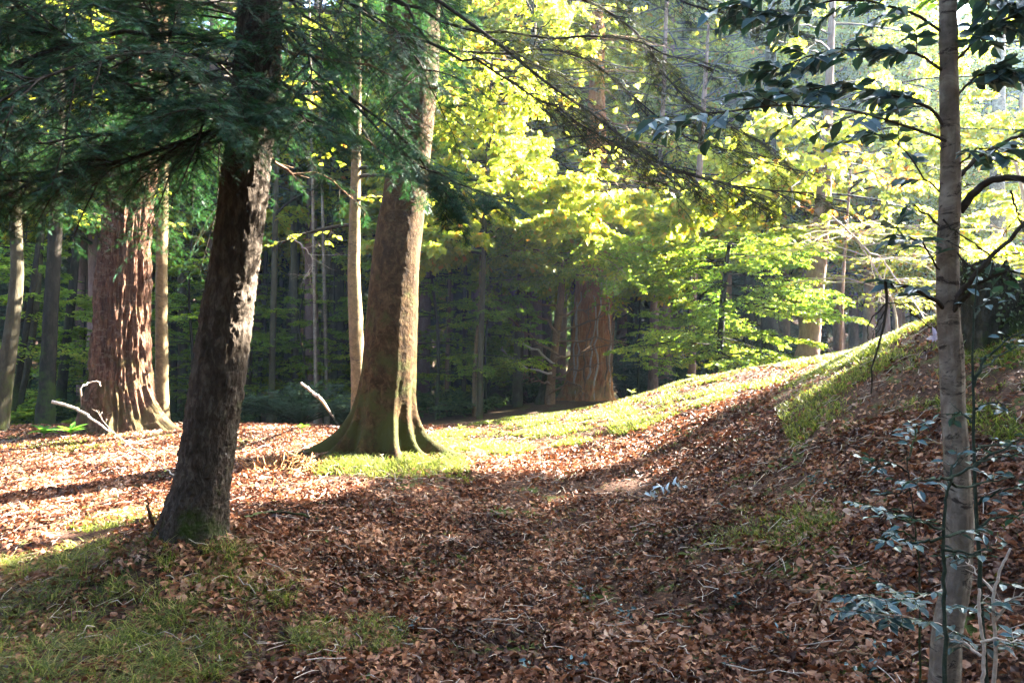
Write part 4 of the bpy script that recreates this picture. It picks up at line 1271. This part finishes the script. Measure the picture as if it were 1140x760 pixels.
def right_tree():
    rng = np.random.default_rng(201)
    d = 3.0
    path, rad = px_trunk([(1051, 790, 32), (1052, 740, 31), (1056, 690, 30), (1065, 640, 28), (1068, 580, 27), (1064, 500, 25), (1061, 450, 24), (1059, 400, 25), (1056, 350, 23),
                          (1055, 300, 22.5), (1057, 240, 22), (1059, 180, 20), (1057, 100, 19), (1055, 0, 17.5), (1052, -120, 15), (1056, -300, 12), (1050, -500, 8)], d, .5)
    b = base_of(path)
    t = empty('holly_tree', b, 'young holly with pale blotched stem close at the right, dark limbs and glossy leaves', 'holly tree')
    mb = MB(); trunk_mesh(mb, path, rad, 64, .008, 'plain', None, (.25, .1), 31, amp=1.5)
    mb.build('trunk', M['pale_bark'], t, b)
    lf = MB()
    B = [  # (points px,py,depth), r0, r1, leafy twigs, leaves per twig, leaf size
        ([(1068, 236, 3.), (1085, 214, 2.98), (1108, 199, 2.95), (1140, 200, 2.9), (1200, 206, 2.85)], .016, .010, 0, 0),
        ([(1066, 196, 3.), (1082, 182, 3.02), (1104, 166, 3.05), (1140, 148, 3.1), (1190, 120, 3.1)], .009, .005, 5, 5),
        ([(1058, 352, 2.98), (1072, 322, 2.94), (1092, 298, 2.9), (1116, 274, 2.88), (1142, 248, 2.85), (1190, 205, 2.8)], .011, .006, 0, 0),
        ([(1062, 346, 2.98), (1082, 324, 2.95), (1104, 308, 2.92), (1124, 302, 2.9), (1160, 306, 2.85)], .008, .004, 2, 3),
        ([(1058, 350, 3.), (1040, 334, 2.97), (1018, 322, 2.95), (1000, 318, 2.93), (985, 312, 2.92)], .009, .006, 4, 5),
        ([(1050, 308, 3.), (1038, 288, 2.98), (1025, 270, 2.96), (1005, 262, 2.95), (998, 252, 2.94)], .004, .002, 5, 5),
        ([(1018, 228, 3.05), (1032, 238, 3.03), (1046, 252, 3.0), (1056, 272, 2.97), (1072, 290, 2.95), (1088, 302, 2.93)], .004, .003, 0, 0),
        ([(1050, 244, 2.95), (1064, 258, 2.93), (1084, 272, 2.92), (1104, 284, 2.9)], .0035, .002, 0, 0),
        ([(1125, 212, 2.95), (1132, 235, 2.93), (1140, 252, 2.9), (1160, 275, 2.9)], .004, .003, 0, 0),
        ([(1060, 148, 3.), (1035, 122, 2.97), (1000, 108, 2.95), (945, 98, 2.9), (890, 100, 2.85), (850, 108, 2.8)], .007, .002, 15, 8),
        ([(1058, 160, 3.), (1020, 145, 2.9), (970, 128, 2.8), (900, 118, 2.7), (830, 122, 2.62), (770, 130, 2.58), (730, 130, 2.55)], .006, .0015, 12, 5),
        ([(1052, 80, 3.), (1020, 62, 2.95), (970, 55, 2.9), (910, 60, 2.85), (850, 82, 2.8)], .006, .002, 14, 7),
        ([(1056, 45, 3.), (1025, 20, 3.), (980, 5, 2.95), (930, 0, 2.9), (880, 18, 2.85), (835, 12, 2.8)], .006, .002, 12, 7),
        ([(1062, 70, 3.), (1085, 45, 2.95), (1112, 25, 2.9), (1150, 15, 2.85)], .006, .003, 10, 7),
        ([(1062, 110, 3.), (1084, 88, 2.98), (1112, 78, 2.95), (1150, 82, 2.9)], .005, .003, 10, 7),
        ([(1056, 10, 3.), (1080, -10, 2.95), (1110, 0, 2.9), (1150, -15, 2.85)], .005, .003, 8, 7),
        ([(1050, -30, 3.), (1000, -40, 2.9), (930, -30, 2.85), (860, -10, 2.8), (800, 12, 2.8)], .006, .002, 12, 7),
        ([(1064, 190, 3.), (1084, 168, 2.9), (1100, 165, 2.85), (1120, 170, 2.8)], .004, .002, 3, 5),
        ([(1050, 215, 3.), (1030, 200, 3.05), (1005, 165, 3.1), (975, 150, 3.1), (940, 160, 3.1)], .004, .0015, 5, 4),
    ]
    for i, (pts, r0, r1, nt, nl) in enumerate(B):
        Q, rr = limb(pts, None, 16, r0, r1, .0035, 300+i)
        m2 = MB(); tubes(m2, Q, rr, 8); m2.build('branch', M['twig_dark'], t, b)
        tw = spawn(rng, Q[None], max(int(nt*1.45), 5), .22, 1, .11 if nt else .14, 45, .5, .2, 5, base=.05)
        if nt:
            tubes(lf, tw, np.linspace(.0022, .001, 5), 4)
            holly_leaves(lf, rng, tw, nl, .068, jit=.38)
        else:
            tw2 = spawn(rng, tw, 3, .3, 1, .5, 45, .5, .0, 4)
            tubes(lf, tw, np.linspace(.0025, .0012, 5), 4); tubes(lf, tw2, np.linspace(.0013, .0007, 4), 4)
    # broken dead twig hanging left of the stem
    for i, (pts, r0) in enumerate([([(985, 312), (987, 335), (986, 352), (981, 372), (976, 392), (970, 408), (971, 425), (970, 438)], .0055),
                                   ([(986, 338), (976, 348), (967, 360), (966, 374), (969, 384)], .0032), ([(985, 346), (977, 360), (972, 372), (969, 384)], .0028),
                                   ([(987, 337), (1000, 338), (1014, 344), (1024, 356), (1036, 364)], .0032), ([(984, 355), (978, 368), (974, 372)], .0018), ([(979, 378), (974, 372), (970, 376)], .0018)]):
        Q, rr = limb(pts, 2.92, 12, r0, r0*.45, .002, 330+i)
        m2 = MB(); tubes(m2, Q, rr, 6); m2.build('branch', M['twig_dark'], t, b)
    # low spray crossing the stem
    for i, pts in enumerate([[(1060, 700, 2.97), (1030, 690, 2.8), (990, 684, 2.7), (945, 680, 2.62)], [(1052, 655, 2.97), (1030, 662, 2.8), (1000, 668, 2.7), (960, 662, 2.62)],
                             [(1062, 672, 2.97), (1080, 678, 2.8), (1110, 672, 2.7)], [(1058, 712, 2.95), (1085, 718, 2.8), (1120, 716, 2.72), (1150, 712, 2.7)]]):
        Q, rr = limb(pts, None, 12, .0045, .0015, .003, 350+i)
        m2 = MB(); tubes(m2, Q, rr, 6); m2.build('branch', M['twig_pale'], t, b)
        tw = spawn(rng, Q[None], 10, .2, 1, .16, 50, .7, .05, 5, base=.04)
        tubes(lf, tw, np.linspace(.0018, .0009, 5), 4)
        holly_leaves(lf, rng, tw, 8 if i < 2 else 3, .050, up=1.8, jit=.35)
    # higher crown above the picture
    for k, z in enumerate(np.linspace(3.2, 5.6, 16)):
        j = np.argmin(abs(path[:, 2]-z)); a = rng.uniform(0, 6.28)
        L = rng.uniform(.6, 1.3)
        s = np.linspace(0, 1, 8)[:, None]
        Q = np.array([path[j, 0], path[j, 1], z])+L*(np.array([np.cos(a), np.sin(a), .35])*s-UP*.25*s*s)
        tubes(lf, Q, np.linspace(.009, .003, 8), 5)
        tw = spawn(rng, Q[None], 12, .15, 1, .3, 50, .6, .15, 5)
        tubes(lf, tw, np.linspace(.002, .001, 5), 4); holly_leaves(lf, rng, tw, 6, .05)
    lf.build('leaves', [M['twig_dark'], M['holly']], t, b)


right_tree()


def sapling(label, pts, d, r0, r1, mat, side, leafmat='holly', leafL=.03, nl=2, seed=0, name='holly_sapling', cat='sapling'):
    rng = np.random.default_rng(seed)
    P = ats(pts, d)
    g = np.array([P[0, 0], P[0, 1], gz1(P[0, 0], P[0, 1])])
    if P[0, 2] > g[2]:
        P = np.vstack([g-[0, 0, .05], P])
    t = empty(name, g, label, cat)
    Q = resample(P, 30); Q[1:-1] += rng.normal(0, .0015, (28, 3))
    m2 = MB(); tubes(m2, Q, np.linspace(r0, r1, 30), 8); m2.build('trunk', M[mat], t, g)
    lf = MB()
    for i, s in enumerate(side):
        Qs, rr = limb([(p[0], p[1], d+.08*np.sin(i*2.1)*j) for j, p in enumerate(s)], None, 12, .004, .0012, .004, seed+i)
        m2 = MB(); tubes(m2, Qs, rr*1.4, 6); m2.build('branch', M[mat], t, g)
        tw = spawn(rng, Qs[None], 6, .25, 1, .2, 45, .6, .0, 5, base=.03)
        tubes(lf, tw, np.linspace(.0014, .0007, 5), 4)
        if nl:
            holly_leaves(lf, rng, tw[rng.random(len(tw)) < .8], nl+1, leafL*1.4, up=1.6, jit=.35)
    if lf.n:
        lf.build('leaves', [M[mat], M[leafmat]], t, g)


sapling('thin dark sapling standing just right of the pale holly stem', [(1098, 770), (1094, 700), (1090, 630), (1086, 560), (1084, 480), (1083, 400), (1085, 340), (1088, 300)], 2.75, .0105, .0022, 'twig_green',
        [[(1085, 520), (1105, 505), (1125, 496), (1150, 480)], [(1085, 500), (1110, 495), (1140, 500)], [(1086, 455), (1100, 448), (1120, 452)], [(1084, 430), (1096, 400), (1118, 380), (1146, 362)], [(1084, 420), (1100, 405), (1130, 385), (1150, 372)],
         [(1086, 560), (1110, 548), (1140, 540)], [(1088, 588), (1110, 575), (1145, 570)], [(1084, 470), (1070, 460), (1060, 462)], [(1090, 615), (1070, 622), (1050, 618)], [(1090, 650), (1120, 648), (1150, 652)], [(1084, 355), (1095, 338), (1112, 325)]], seed=1, nl=1)
sapling('forked grey green sapling in front of the pale holly stem', [(1052, 765), (1052, 700), (1051, 640), (1050, 590), (1053, 555), (1060, 532)], 2.55, .0085, .004, 'twig_green',
        [[(1058, 535), (1075, 522), (1100, 510), (1145, 500)], [(1060, 538), (1080, 542), (1105, 536), (1130, 530)], [(1051, 588), (1030, 582), (1005, 578), (985, 574)], [(1050, 598), (1020, 603), (990, 598)],
         [(1051, 596), (1075, 592), (1100, 588)], [(1058, 532), (1035, 534), (1010, 536)], [(1051, 612), (1080, 615), (1110, 606)], [(1055, 545), (1062, 520), (1068, 505)]], seed=20, nl=1)
sapling('spindly young sapling with bluish leaves left of the pale holly stem', [(1024, 650), (1021, 610), (1016, 565), (1011, 525), (1009, 500)], 3.2, .005, .002, 'twig_dark',
        [[(1011, 525), (995, 515), (978, 520), (965, 512)], [(1014, 545), (1000, 548), (975, 552)], [(1018, 580), (990, 570), (960, 560)], [(1020, 600), (1000, 590), (980, 600)], [(1010, 512), (1018, 490), (1022, 470)]], seed=40, nl=3)
sapling('thin whitish bare stem at the foot of the pale holly', [(1094, 775), (1095, 720), (1091, 690), (1090, 655)], 2.6, .007, .005, 'twig_pale', [[(1092, 715), (1110, 712), (1150, 716)], [(1092, 730), (1070, 715), (1050, 708)]], seed=60, nl=1)
sapling('thin buff bare stem at the lower right edge', [(1106, 775), (1108, 720), (1106, 670), (1112, 640), (1125, 610)], 2.7, .008, .004, 'twig_pale', [[(1108, 690), (1125, 670), (1145, 655)], [(1108, 660), (1090, 640), (1075, 625)]], seed=70, nl=0)
# bramble-like low plants with bluish leaves in the litter
rngp = np.random.default_rng(88)
for i, (px, py, d) in enumerate([(820, 640, 4.6), (700, 690, 4.6), (640, 745, 3.85), (905, 530, 6.), (930, 545, 5.7), (596, 742, 3.9), (812, 735, 3.8), (960, 745, 3.5), (985, 700, 3.6), (655, 655, 5.1), (810, 552, 6.3), (1120, 640, 3.1), (1125, 745, 2.9), (450, 700, 4.4), (880, 705, 4.0)]):
    X = (px-CX)/F0*d; g = np.array([X, d, gz1(X, d)])
    k = 4
    a = rngp.random(k)*6.28
    s = np.linspace(0, 1, 5)[None, :, None]
    Q = g+np.c_[np.cos(a)*.07, np.sin(a)*.07, rngp.uniform(.04, .09, k)][:, None]*s
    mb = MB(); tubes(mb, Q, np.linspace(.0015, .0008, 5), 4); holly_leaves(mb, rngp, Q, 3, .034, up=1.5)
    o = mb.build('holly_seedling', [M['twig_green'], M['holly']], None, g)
    tag(o, 'tiny glossy blue green holly seedling poking out of the leaf litter', 'seedling', 'holly seedlings in the leaf litter')


# --- small things lying about
def stick(label, pts, r0, r1, mat, seed, twigs=0, name='fallen_branch', cat='branch', ground=True, rat=.3, base=.1):
    P = ats(pts)
    if ground:
        pass
    rng = np.random.default_rng(seed)
    Q = resample(P, 24); Q[1:-1] += rng.normal(0, .006, (22, 3))
    if ground:
        Q[:, 2] = np.maximum(Q[:, 2], height(Q[:, 0], Q[:, 1])+r0*.6)
    mb = MB(); tubes(mb, Q, np.linspace(r0, r1, 24), 8)
    if twigs:
        A = spawn(rng, Q[None], twigs, .15, 1, rat, 45, .3, -.1, 6, base=base)
        A[:, :, 2] = np.maximum(A[:, :, 2], height(A[:, :, 0], A[:, :, 1])+.01)
        tubes(mb, A, np.linspace(r1*.9, r1*.35, 6), 5)
        A2 = spawn(rng, A, 4, .3, 1, .5, 45, .3, 0, 4); tubes(mb, A2, np.linspace(r1*.45, r1*.2, 4), 4)
    o = mb.build(name, M[mat], None, Q[0].copy())
    tag(o, label, cat)


def gp(px, py, up=0.):
    """ground point seen at a pixel"""
    d = 3.0
    while d < 24:
        p = at(px, py, d)
        if p[2] <= gz1(p[0], p[1]):
            break
        d += .04
    return (px, py-up*F0/d, d)


stick('pale broken stick jutting up left of the massive red trunk', [(58, 447, 11.2), (85, 455, 11.2), (105, 468, 11.1), (122, 480, 11.)], .026, .011, 'twig_pale', 1, ground=False)
stick('white leaning stick rising beside the roots of the flared beech', [gp(376, 472), (360, 448, 10.9), (349, 438, 10.9), (335, 426, 10.9)], .022, .018, 'twig_pale', 2, ground=False)
stick('bleached twiggy branch lying in the sun left of the fir', [gp(205, 535), gp(170, 528, .15), gp(140, 515, .25), gp(120, 495, .25)], .008, .0035, 'twig_pale', 3, 4, rat=.22, base=.05)
stick('pale twiggy branch in the sunny litter near the red trunk', [gp(120, 482), gp(150, 500, .05), gp(178, 512, .05)], .007, .003, 'twig_brown', 4, 3, rat=.2, base=.04)
stick('dark thin root arching over the litter right of the fir', [gp(255, 582), gp(300, 576, .05), gp(345, 580, .04), gp(380, 590)], .014, .006, 'twig_dark', 5, 3)
stick('yellowish brown rotten branch on the litter left of the pale holly stem', [gp(862, 658), gp(895, 662, .02), gp(925, 668, .03), gp(950, 676, .02)], .014, .019, 'twig_brown', 6, 2)
stick('dark stick lying flat in the middle of the litter', [gp(716, 595), gp(745, 596, .02), gp(776, 586, .02)], .012, .009, 'twig_dark', 7, 1)
stick('thin bent dead stem in the litter at the bottom right', [gp(900, 748), gp(930, 738, .05), gp(965, 742, .06), gp(1010, 752)], .007, .004, 'twig_brown', 8, 3)
stick('short dark forked stub leaning against the left foot of the fir', [gp(172, 592), (168, 575, 5.1), (163, 558, 5.05)], .017, .007, 'twig_brown', 9, 0, ground=False)
stick('thin dry branch lying below the mossy mound at the right', [gp(965, 470), gp(1000, 462, .05), gp(1035, 448, .04)], .012, .006, 'twig_brown', 10, 5)
stick('mauve dry branch lying across the litter below the mound', [gp(905, 512), gp(960, 492, .03), gp(1030, 500, .05), gp(1060, 505, .05)], .010, .006, 'twig_brown', 11, 4)
stick('grey twiggy branch lying in front of the ridge grass', [gp(250, 655), gp(300, 640, .03), gp(335, 634, .03)], .008, .004, 'twig_brown', 12, 5)
stick('looping pale bramble stem at the left edge by the mossy maple', [gp(-10, 470), gp(2, 452, .3), gp(14, 455, .35), gp(22, 470)], .012, .006, 'twig_pale', 13, 6, name='bramble', cat='bramble')
stick('bare arching stem leaning on the left side of the red trunk', [gp(92, 470), (90, 440, 11.3), (97, 427, 11.3), (110, 425, 11.3), (112, 430, 11.3)], .014, .006, 'twig_pale', 14, 0, name='bramble', cat='bramble', ground=False)

# long bare twig arching in the haze beside the reddish trunk
stick('long white bare twig arching through the haze right of the reddish trunk', [(925, 240, 12), (950, 262, 12), (966, 280, 12), (980, 286, 12), (990, 300, 12), (1010, 326, 12), (1028, 352, 12), gp(1036, 360)], .016, .007, 'twig_pale', 15, 5, ground=False, rat=.2)
stick('tangle of bare pale twigs hanging beside the fir trunk', [(322, 262, 9), (335, 272, 9), (346, 285, 9), (347, 300, 9), (340, 308, 9)], .008, .003, 'twig_pale', 16, 7, ground=False, name='hanging_twig', cat='twig', rat=.5)


def root_plate():
    """rust brown heap of dead roots and twigs beside the beech's left root"""
    rng = np.random.default_rng(5)
    p = at(*gp(322, 522)); mb = MB()
    n = 150
    a = rng.random(n)*6.28; r = rng.random(n)**.6*.42
    c = np.c_[p[0]+np.cos(a)*r*1.2, p[1]+np.sin(a)*r*.7, np.zeros(n)]
    c[:, 2] = height(c[:, 0], c[:, 1])+rng.random(n)*.20*(1-r/.5)
    dd = nrm(rng.normal(0, 1, (n, 3))*[1, 1, .55]); L = rng.uniform(.08, .3, n)
    s = np.linspace(-.5, .5, 5)
    Q = c[:, None]+dd[:, None]*L[:, None, None]*s[:, None]+rng.normal(0, .012, (n, 5, 3))
    tubes(mb, Q, rng.uniform(.003, .009, (n, 1))*np.ones((1, 5)), 4)
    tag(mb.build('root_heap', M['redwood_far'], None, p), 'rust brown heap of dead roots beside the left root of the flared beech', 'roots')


root_plate()


def stump():
    d = 7.4
    c = at(1104, 372, d); c[2] = gz1(c[0], c[1])
    b = c.copy()
    mb = MB()
    ns = 96
    a = np.arange(ns)*2*np.pi/ns
    zs = np.linspace(-.4, .60, 60)
    th, z = np.meshgrid(a, zs)
    p = 5.
    sq = (np.abs(np.cos(th))**p+np.abs(np.sin(th))**p)**(-1/p)
    r = .205*sq*(1+.20*np.exp(-np.maximum(z, 0)/.25))
    r = r+.045*fbm(np.cos(th)*3, np.sin(th)*3, z*1.5, 4, 3)+.03*fbm(np.cos(th)*9, np.sin(th)*9, z*3, 4, 6)
    X, Y = np.cos(th)*r*1.15, np.sin(th)*r
    top = z.max()
    Z = z+np.where(z > .3, (z-.3)/.32*(-.14*X/.3+.16*fbm(X*9, Y*9, 0, 3, 8)), 0)
    V = np.stack([X+c[0], Y+c[1], Z+c[2]], -1)
    idx = np.arange(60*ns).reshape(60, ns); j = (np.arange(ns)+1) % ns
    mb.add(V, np.stack([idx[:-1], idx[:-1][:, j], idx[1:][:, j], idx[1:]], -1).reshape(-1, 4))
    # broken top: rings closing inward
    Vt = []; 
    for k in range(1, 9):
        f = 1-k/8.
        Vt.append(np.stack([X[-1]*f+c[0], Y[-1]*f+c[1], Z[-1]*f+(1-f)*Z[-1].mean()+c[2]-.03*np.sin(k)+.02*vnoise(X[-1]*f*14, Y[-1]*f*14, 0, 4)], -1))
    Vt = np.array([V[-1]]+Vt); i2 = np.arange(9*ns).reshape(9, ns)
    mb.add(Vt, np.stack([i2[:-1], i2[:-1][:, j], i2[1:][:, j], i2[1:]], -1).reshape(-1, 4))
    so = mb.build('tree_stump', M['stump'], None, b)
    rng = np.random.default_rng(6)
    n = 900
    ii = rng.integers(0, 60*ns, n*3); Pq = V.reshape(-1, 3)[ii]-b
    kp = (vnoise(Pq[:, 0]*6, Pq[:, 1]*6, Pq[:, 2]*6, 9) > .08) | (Pq[:, 2] > .50)
    Pq = Pq[kp][:n]
    ou = nrm(Pq*[1, 1, .2])
    mv = MB(); scatter(mv, T_leaf(.8, .12, .2), Pq+ou*.012, nrm(rng.normal(0, 1, Pq.shape)-UP*.6), nrm(ou+rng.normal(0, .4, Pq.shape)), rng.uniform(.02, .045, len(Pq)), 0)
    iv = mv.build('ivy', M['ivy'], so, None)
    tag(so, 'dark squared old stump on top of the grassy mound behind the holly stem', 'stump')


stump()


def rosette(px, py, d, label, n=9, L=.26, seed=0, mat='fresh', name='foxglove_plant', w=.3):
    rng = np.random.default_rng(seed)
    X = (px-CX)/F0*d; g = np.array([X, d, gz1(X, d)])
    a = np.arange(n)*2.4+rng.normal(0, .2, n)
    el = rng.uniform(.3, 1.1, n)
    D = np.c_[np.cos(a)*np.cos(el), np.sin(a)*np.cos(el), np.sin(el)]
    Nn = nrm(UP-D*D[:, 2:]+[0, -.2, 0])
    mb = MB()
    stem = np.array([g-[0, 0, .03], g+[0, 0, .10]])
    tubes(mb, resample(stem, 4), np.linspace(.008, .005, 4), 6)
    scatter(mb, T_leaf(.55, .15, .3), np.repeat((g+[0, 0, .09])[None], n, 0), D, Nn, L*rng.uniform(.75, 1.1, n), 0, wid=w*1.8, smooth=True)
    tag(mb.build(name, M[mat], None, g), label, 'plant')


rosette(49, 480, 11.2, 'bright green leafy plant nearest the left edge in the sunny grass', 9, .24, 1, w=.38)
rosette(79, 480, 11.0, 'bright green leafy plant nearer the massive red trunk', 10, .25, 2, w=.38)
rosette(336, 478, 11.2, 'small fresh green plant before the low dark bush', 6, .14, 3, w=.38)


def flower():
    p = at(*gp(1036, 392))
    mb = MB(); rng = np.random.default_rng(3)
    g = p.copy(); tip = g+[0, -.05, .16]
    tubes(mb, resample(np.array([g-[0, 0, .02], g+[0, -.02, .09], tip]), 6), np.linspace(.004, .002, 6), 5)
    D = np.array([[0, -.1, 1.], [.9, -.2, -.35], [-.9, -.2, -.35], [.35, -.4, -.9], [-.3, -.4, -.9], [.45, .1, .6]])
    scatter(mb, T_leaf(.6, .2, .2), np.repeat(tip[None], 6, 0), D, np.array([[0, -1., 0]]*6)+rng.normal(0, .15, (6, 3)), np.array([.10, .075, .075, .06, .06, .06]), 1, wid=1.)
    tag(mb.build('pale_flower', [M['twig_green'], M['lilac']], None, p), 'single pale lilac bloom on the mossy mound just left of the holly stem', 'flower')


flower()


def silver_plant():
    rng = np.random.default_rng(4)
    p = at(*gp(736, 552)); mb = MB()
    n = 13
    x = np.linspace(-.14, .18, n)+rng.normal(0, .015, n)
    o = np.c_[p[0]+x, p[1]+rng.normal(0, .04, n), np.zeros(n)]; o[:, 2] = height(o[:, 0], o[:, 1])+rng.uniform(.02, .09, n)
    D = nrm(np.c_[rng.normal(.2, .5, n), rng.normal(-.3, .3, n), rng.normal(-.1, .7, n)])
    scatter(mb, T_leaf(.36, .22, .5), o, D, nrm(np.c_[rng.normal(0, .5, n), -np.ones(n)*.6, np.ones(n)]), rng.uniform(.06, .115, n), 1, smooth=True)
    Q = np.array([[p[0]-.14, p[1], p[2]+.03], [p[0], p[1]-.02, p[2]+.08], [p[0]+.18, p[1], p[2]+.04]])
    tubes(mb, resample(Q, 8), .003, 5)
    tag(mb.build('withered_sprig', [M['twig_dark'], M['silver']], None, p), 'withered sprig of shiny silvery curled leaves on the litter below the ridge', 'sprig')


silver_plant()

# a few loose ferns / weeds along the ridge line in the sun
rngw = np.random.default_rng(15)
for i, (px, py) in enumerate([(500, 486), (512, 482), (545, 476), (770, 424), (870, 405), (703, 442), (840, 407), (586, 470)]):
    p = gp(px, py+2)
    X, d = (px-CX)/F0*p[2], p[2]
    rosette(px, py, d, 'little sunlit weed on the crest of the grassy ridge', 6, .11, 20+i, 'grass', 'ridge_weed')
    bpy.context.view_layer.objects  # keep order
for o in scene.objects:
    if o.name.startswith('ridge_weed'):
        o['group'] = 'sunlit weeds along the ridge crest'
# ------------------------------------------------------------------ light, air, camera
w = bpy.data.worlds.new('World'); scene.world = w; w.use_nodes = True
nt = w.node_tree; nt.nodes.clear()
sky = nt.nodes.new('ShaderNodeTexSky'); sky.sky_type = 'NISHITA'; sky.sun_disc = False
sky.sun_elevation = SUN_EL; sky.sun_rotation = SUN_AZ; sky.altitude = 200; sky.air_density = .7; sky.dust_density = 2.2; sky.ozone_density = 0.
bg = nt.nodes.new('ShaderNodeBackground'); bg.inputs['Strength'].default_value = .05
wo = nt.nodes.new('ShaderNodeOutputWorld')
nt.links.new(sky.outputs[0], bg.inputs[0]); nt.links.new(bg.outputs[0], wo.inputs[0])

sl = bpy.data.lights.new('sun', 'SUN'); sl.energy = 5.0; sl.angle = R(.55); sl.color = (1., .93, .80)
so = bpy.data.objects.new('sun', sl); COL.objects.link(so)
so.rotation_euler = Vector(tuple(-SUN)).to_track_quat('-Z', 'Y').to_euler()
so.location = (10, 10, 30)

if HAZE:
    m, nt, out = _mat('haze_air')
    pv = nt.nodes.new('ShaderNodeVolumePrincipled')
    pv.inputs['Color'].default_value = (.50, .75, 1., 1); pv.inputs['Density'].default_value = HAZE
    pv.inputs['Anisotropy'].default_value = .78
    nt.links.new(pv.outputs[0], out.inputs['Volume'])
    x0, x1, y0, y1, z0, z1 = -235, 235, -65, 305, -6, 54
    V = [(x, y, z) for z in (z0, z1) for y in (y0, y1) for x in (x0, x1)]
    F = [(0, 2, 3, 1), (4, 5, 7, 6), (0, 1, 5, 4), (2, 6, 7, 3), (0, 4, 6, 2), (1, 3, 7, 5)]
    tag(MB().add(V, F, 0, False).build('haze', m), 'thin bluish forest air between the trees', 'haze', kind='stuff')

cam = bpy.data.cameras.new('camera'); co = bpy.data.objects.new('camera', cam); COL.objects.link(co)
co.location = (0, 0, CAMZ); co.rotation_euler = (R(90), 0, 0)
cam.sensor_width = 36; cam.lens = 36*F0/1140; cam.clip_end = 1000; cam.clip_start = .05
scene.camera = co
scene.view_settings.view_transform = 'Standard'; scene.view_settings.look = 'None'
scene.view_settings.exposure = EXPO; scene.view_settings.gamma = 1
c = scene.cycles
c.max_bounces = 9; c.diffuse_bounces = 6; c.glossy_bounces = 2; c.transmission_bounces = 5; c.volume_bounces = 0; c.transparent_max_bounces = 4
c.use_denoising = True
c.caustics_reflective = False; c.caustics_refractive = False
c.sample_clamp_indirect = 8
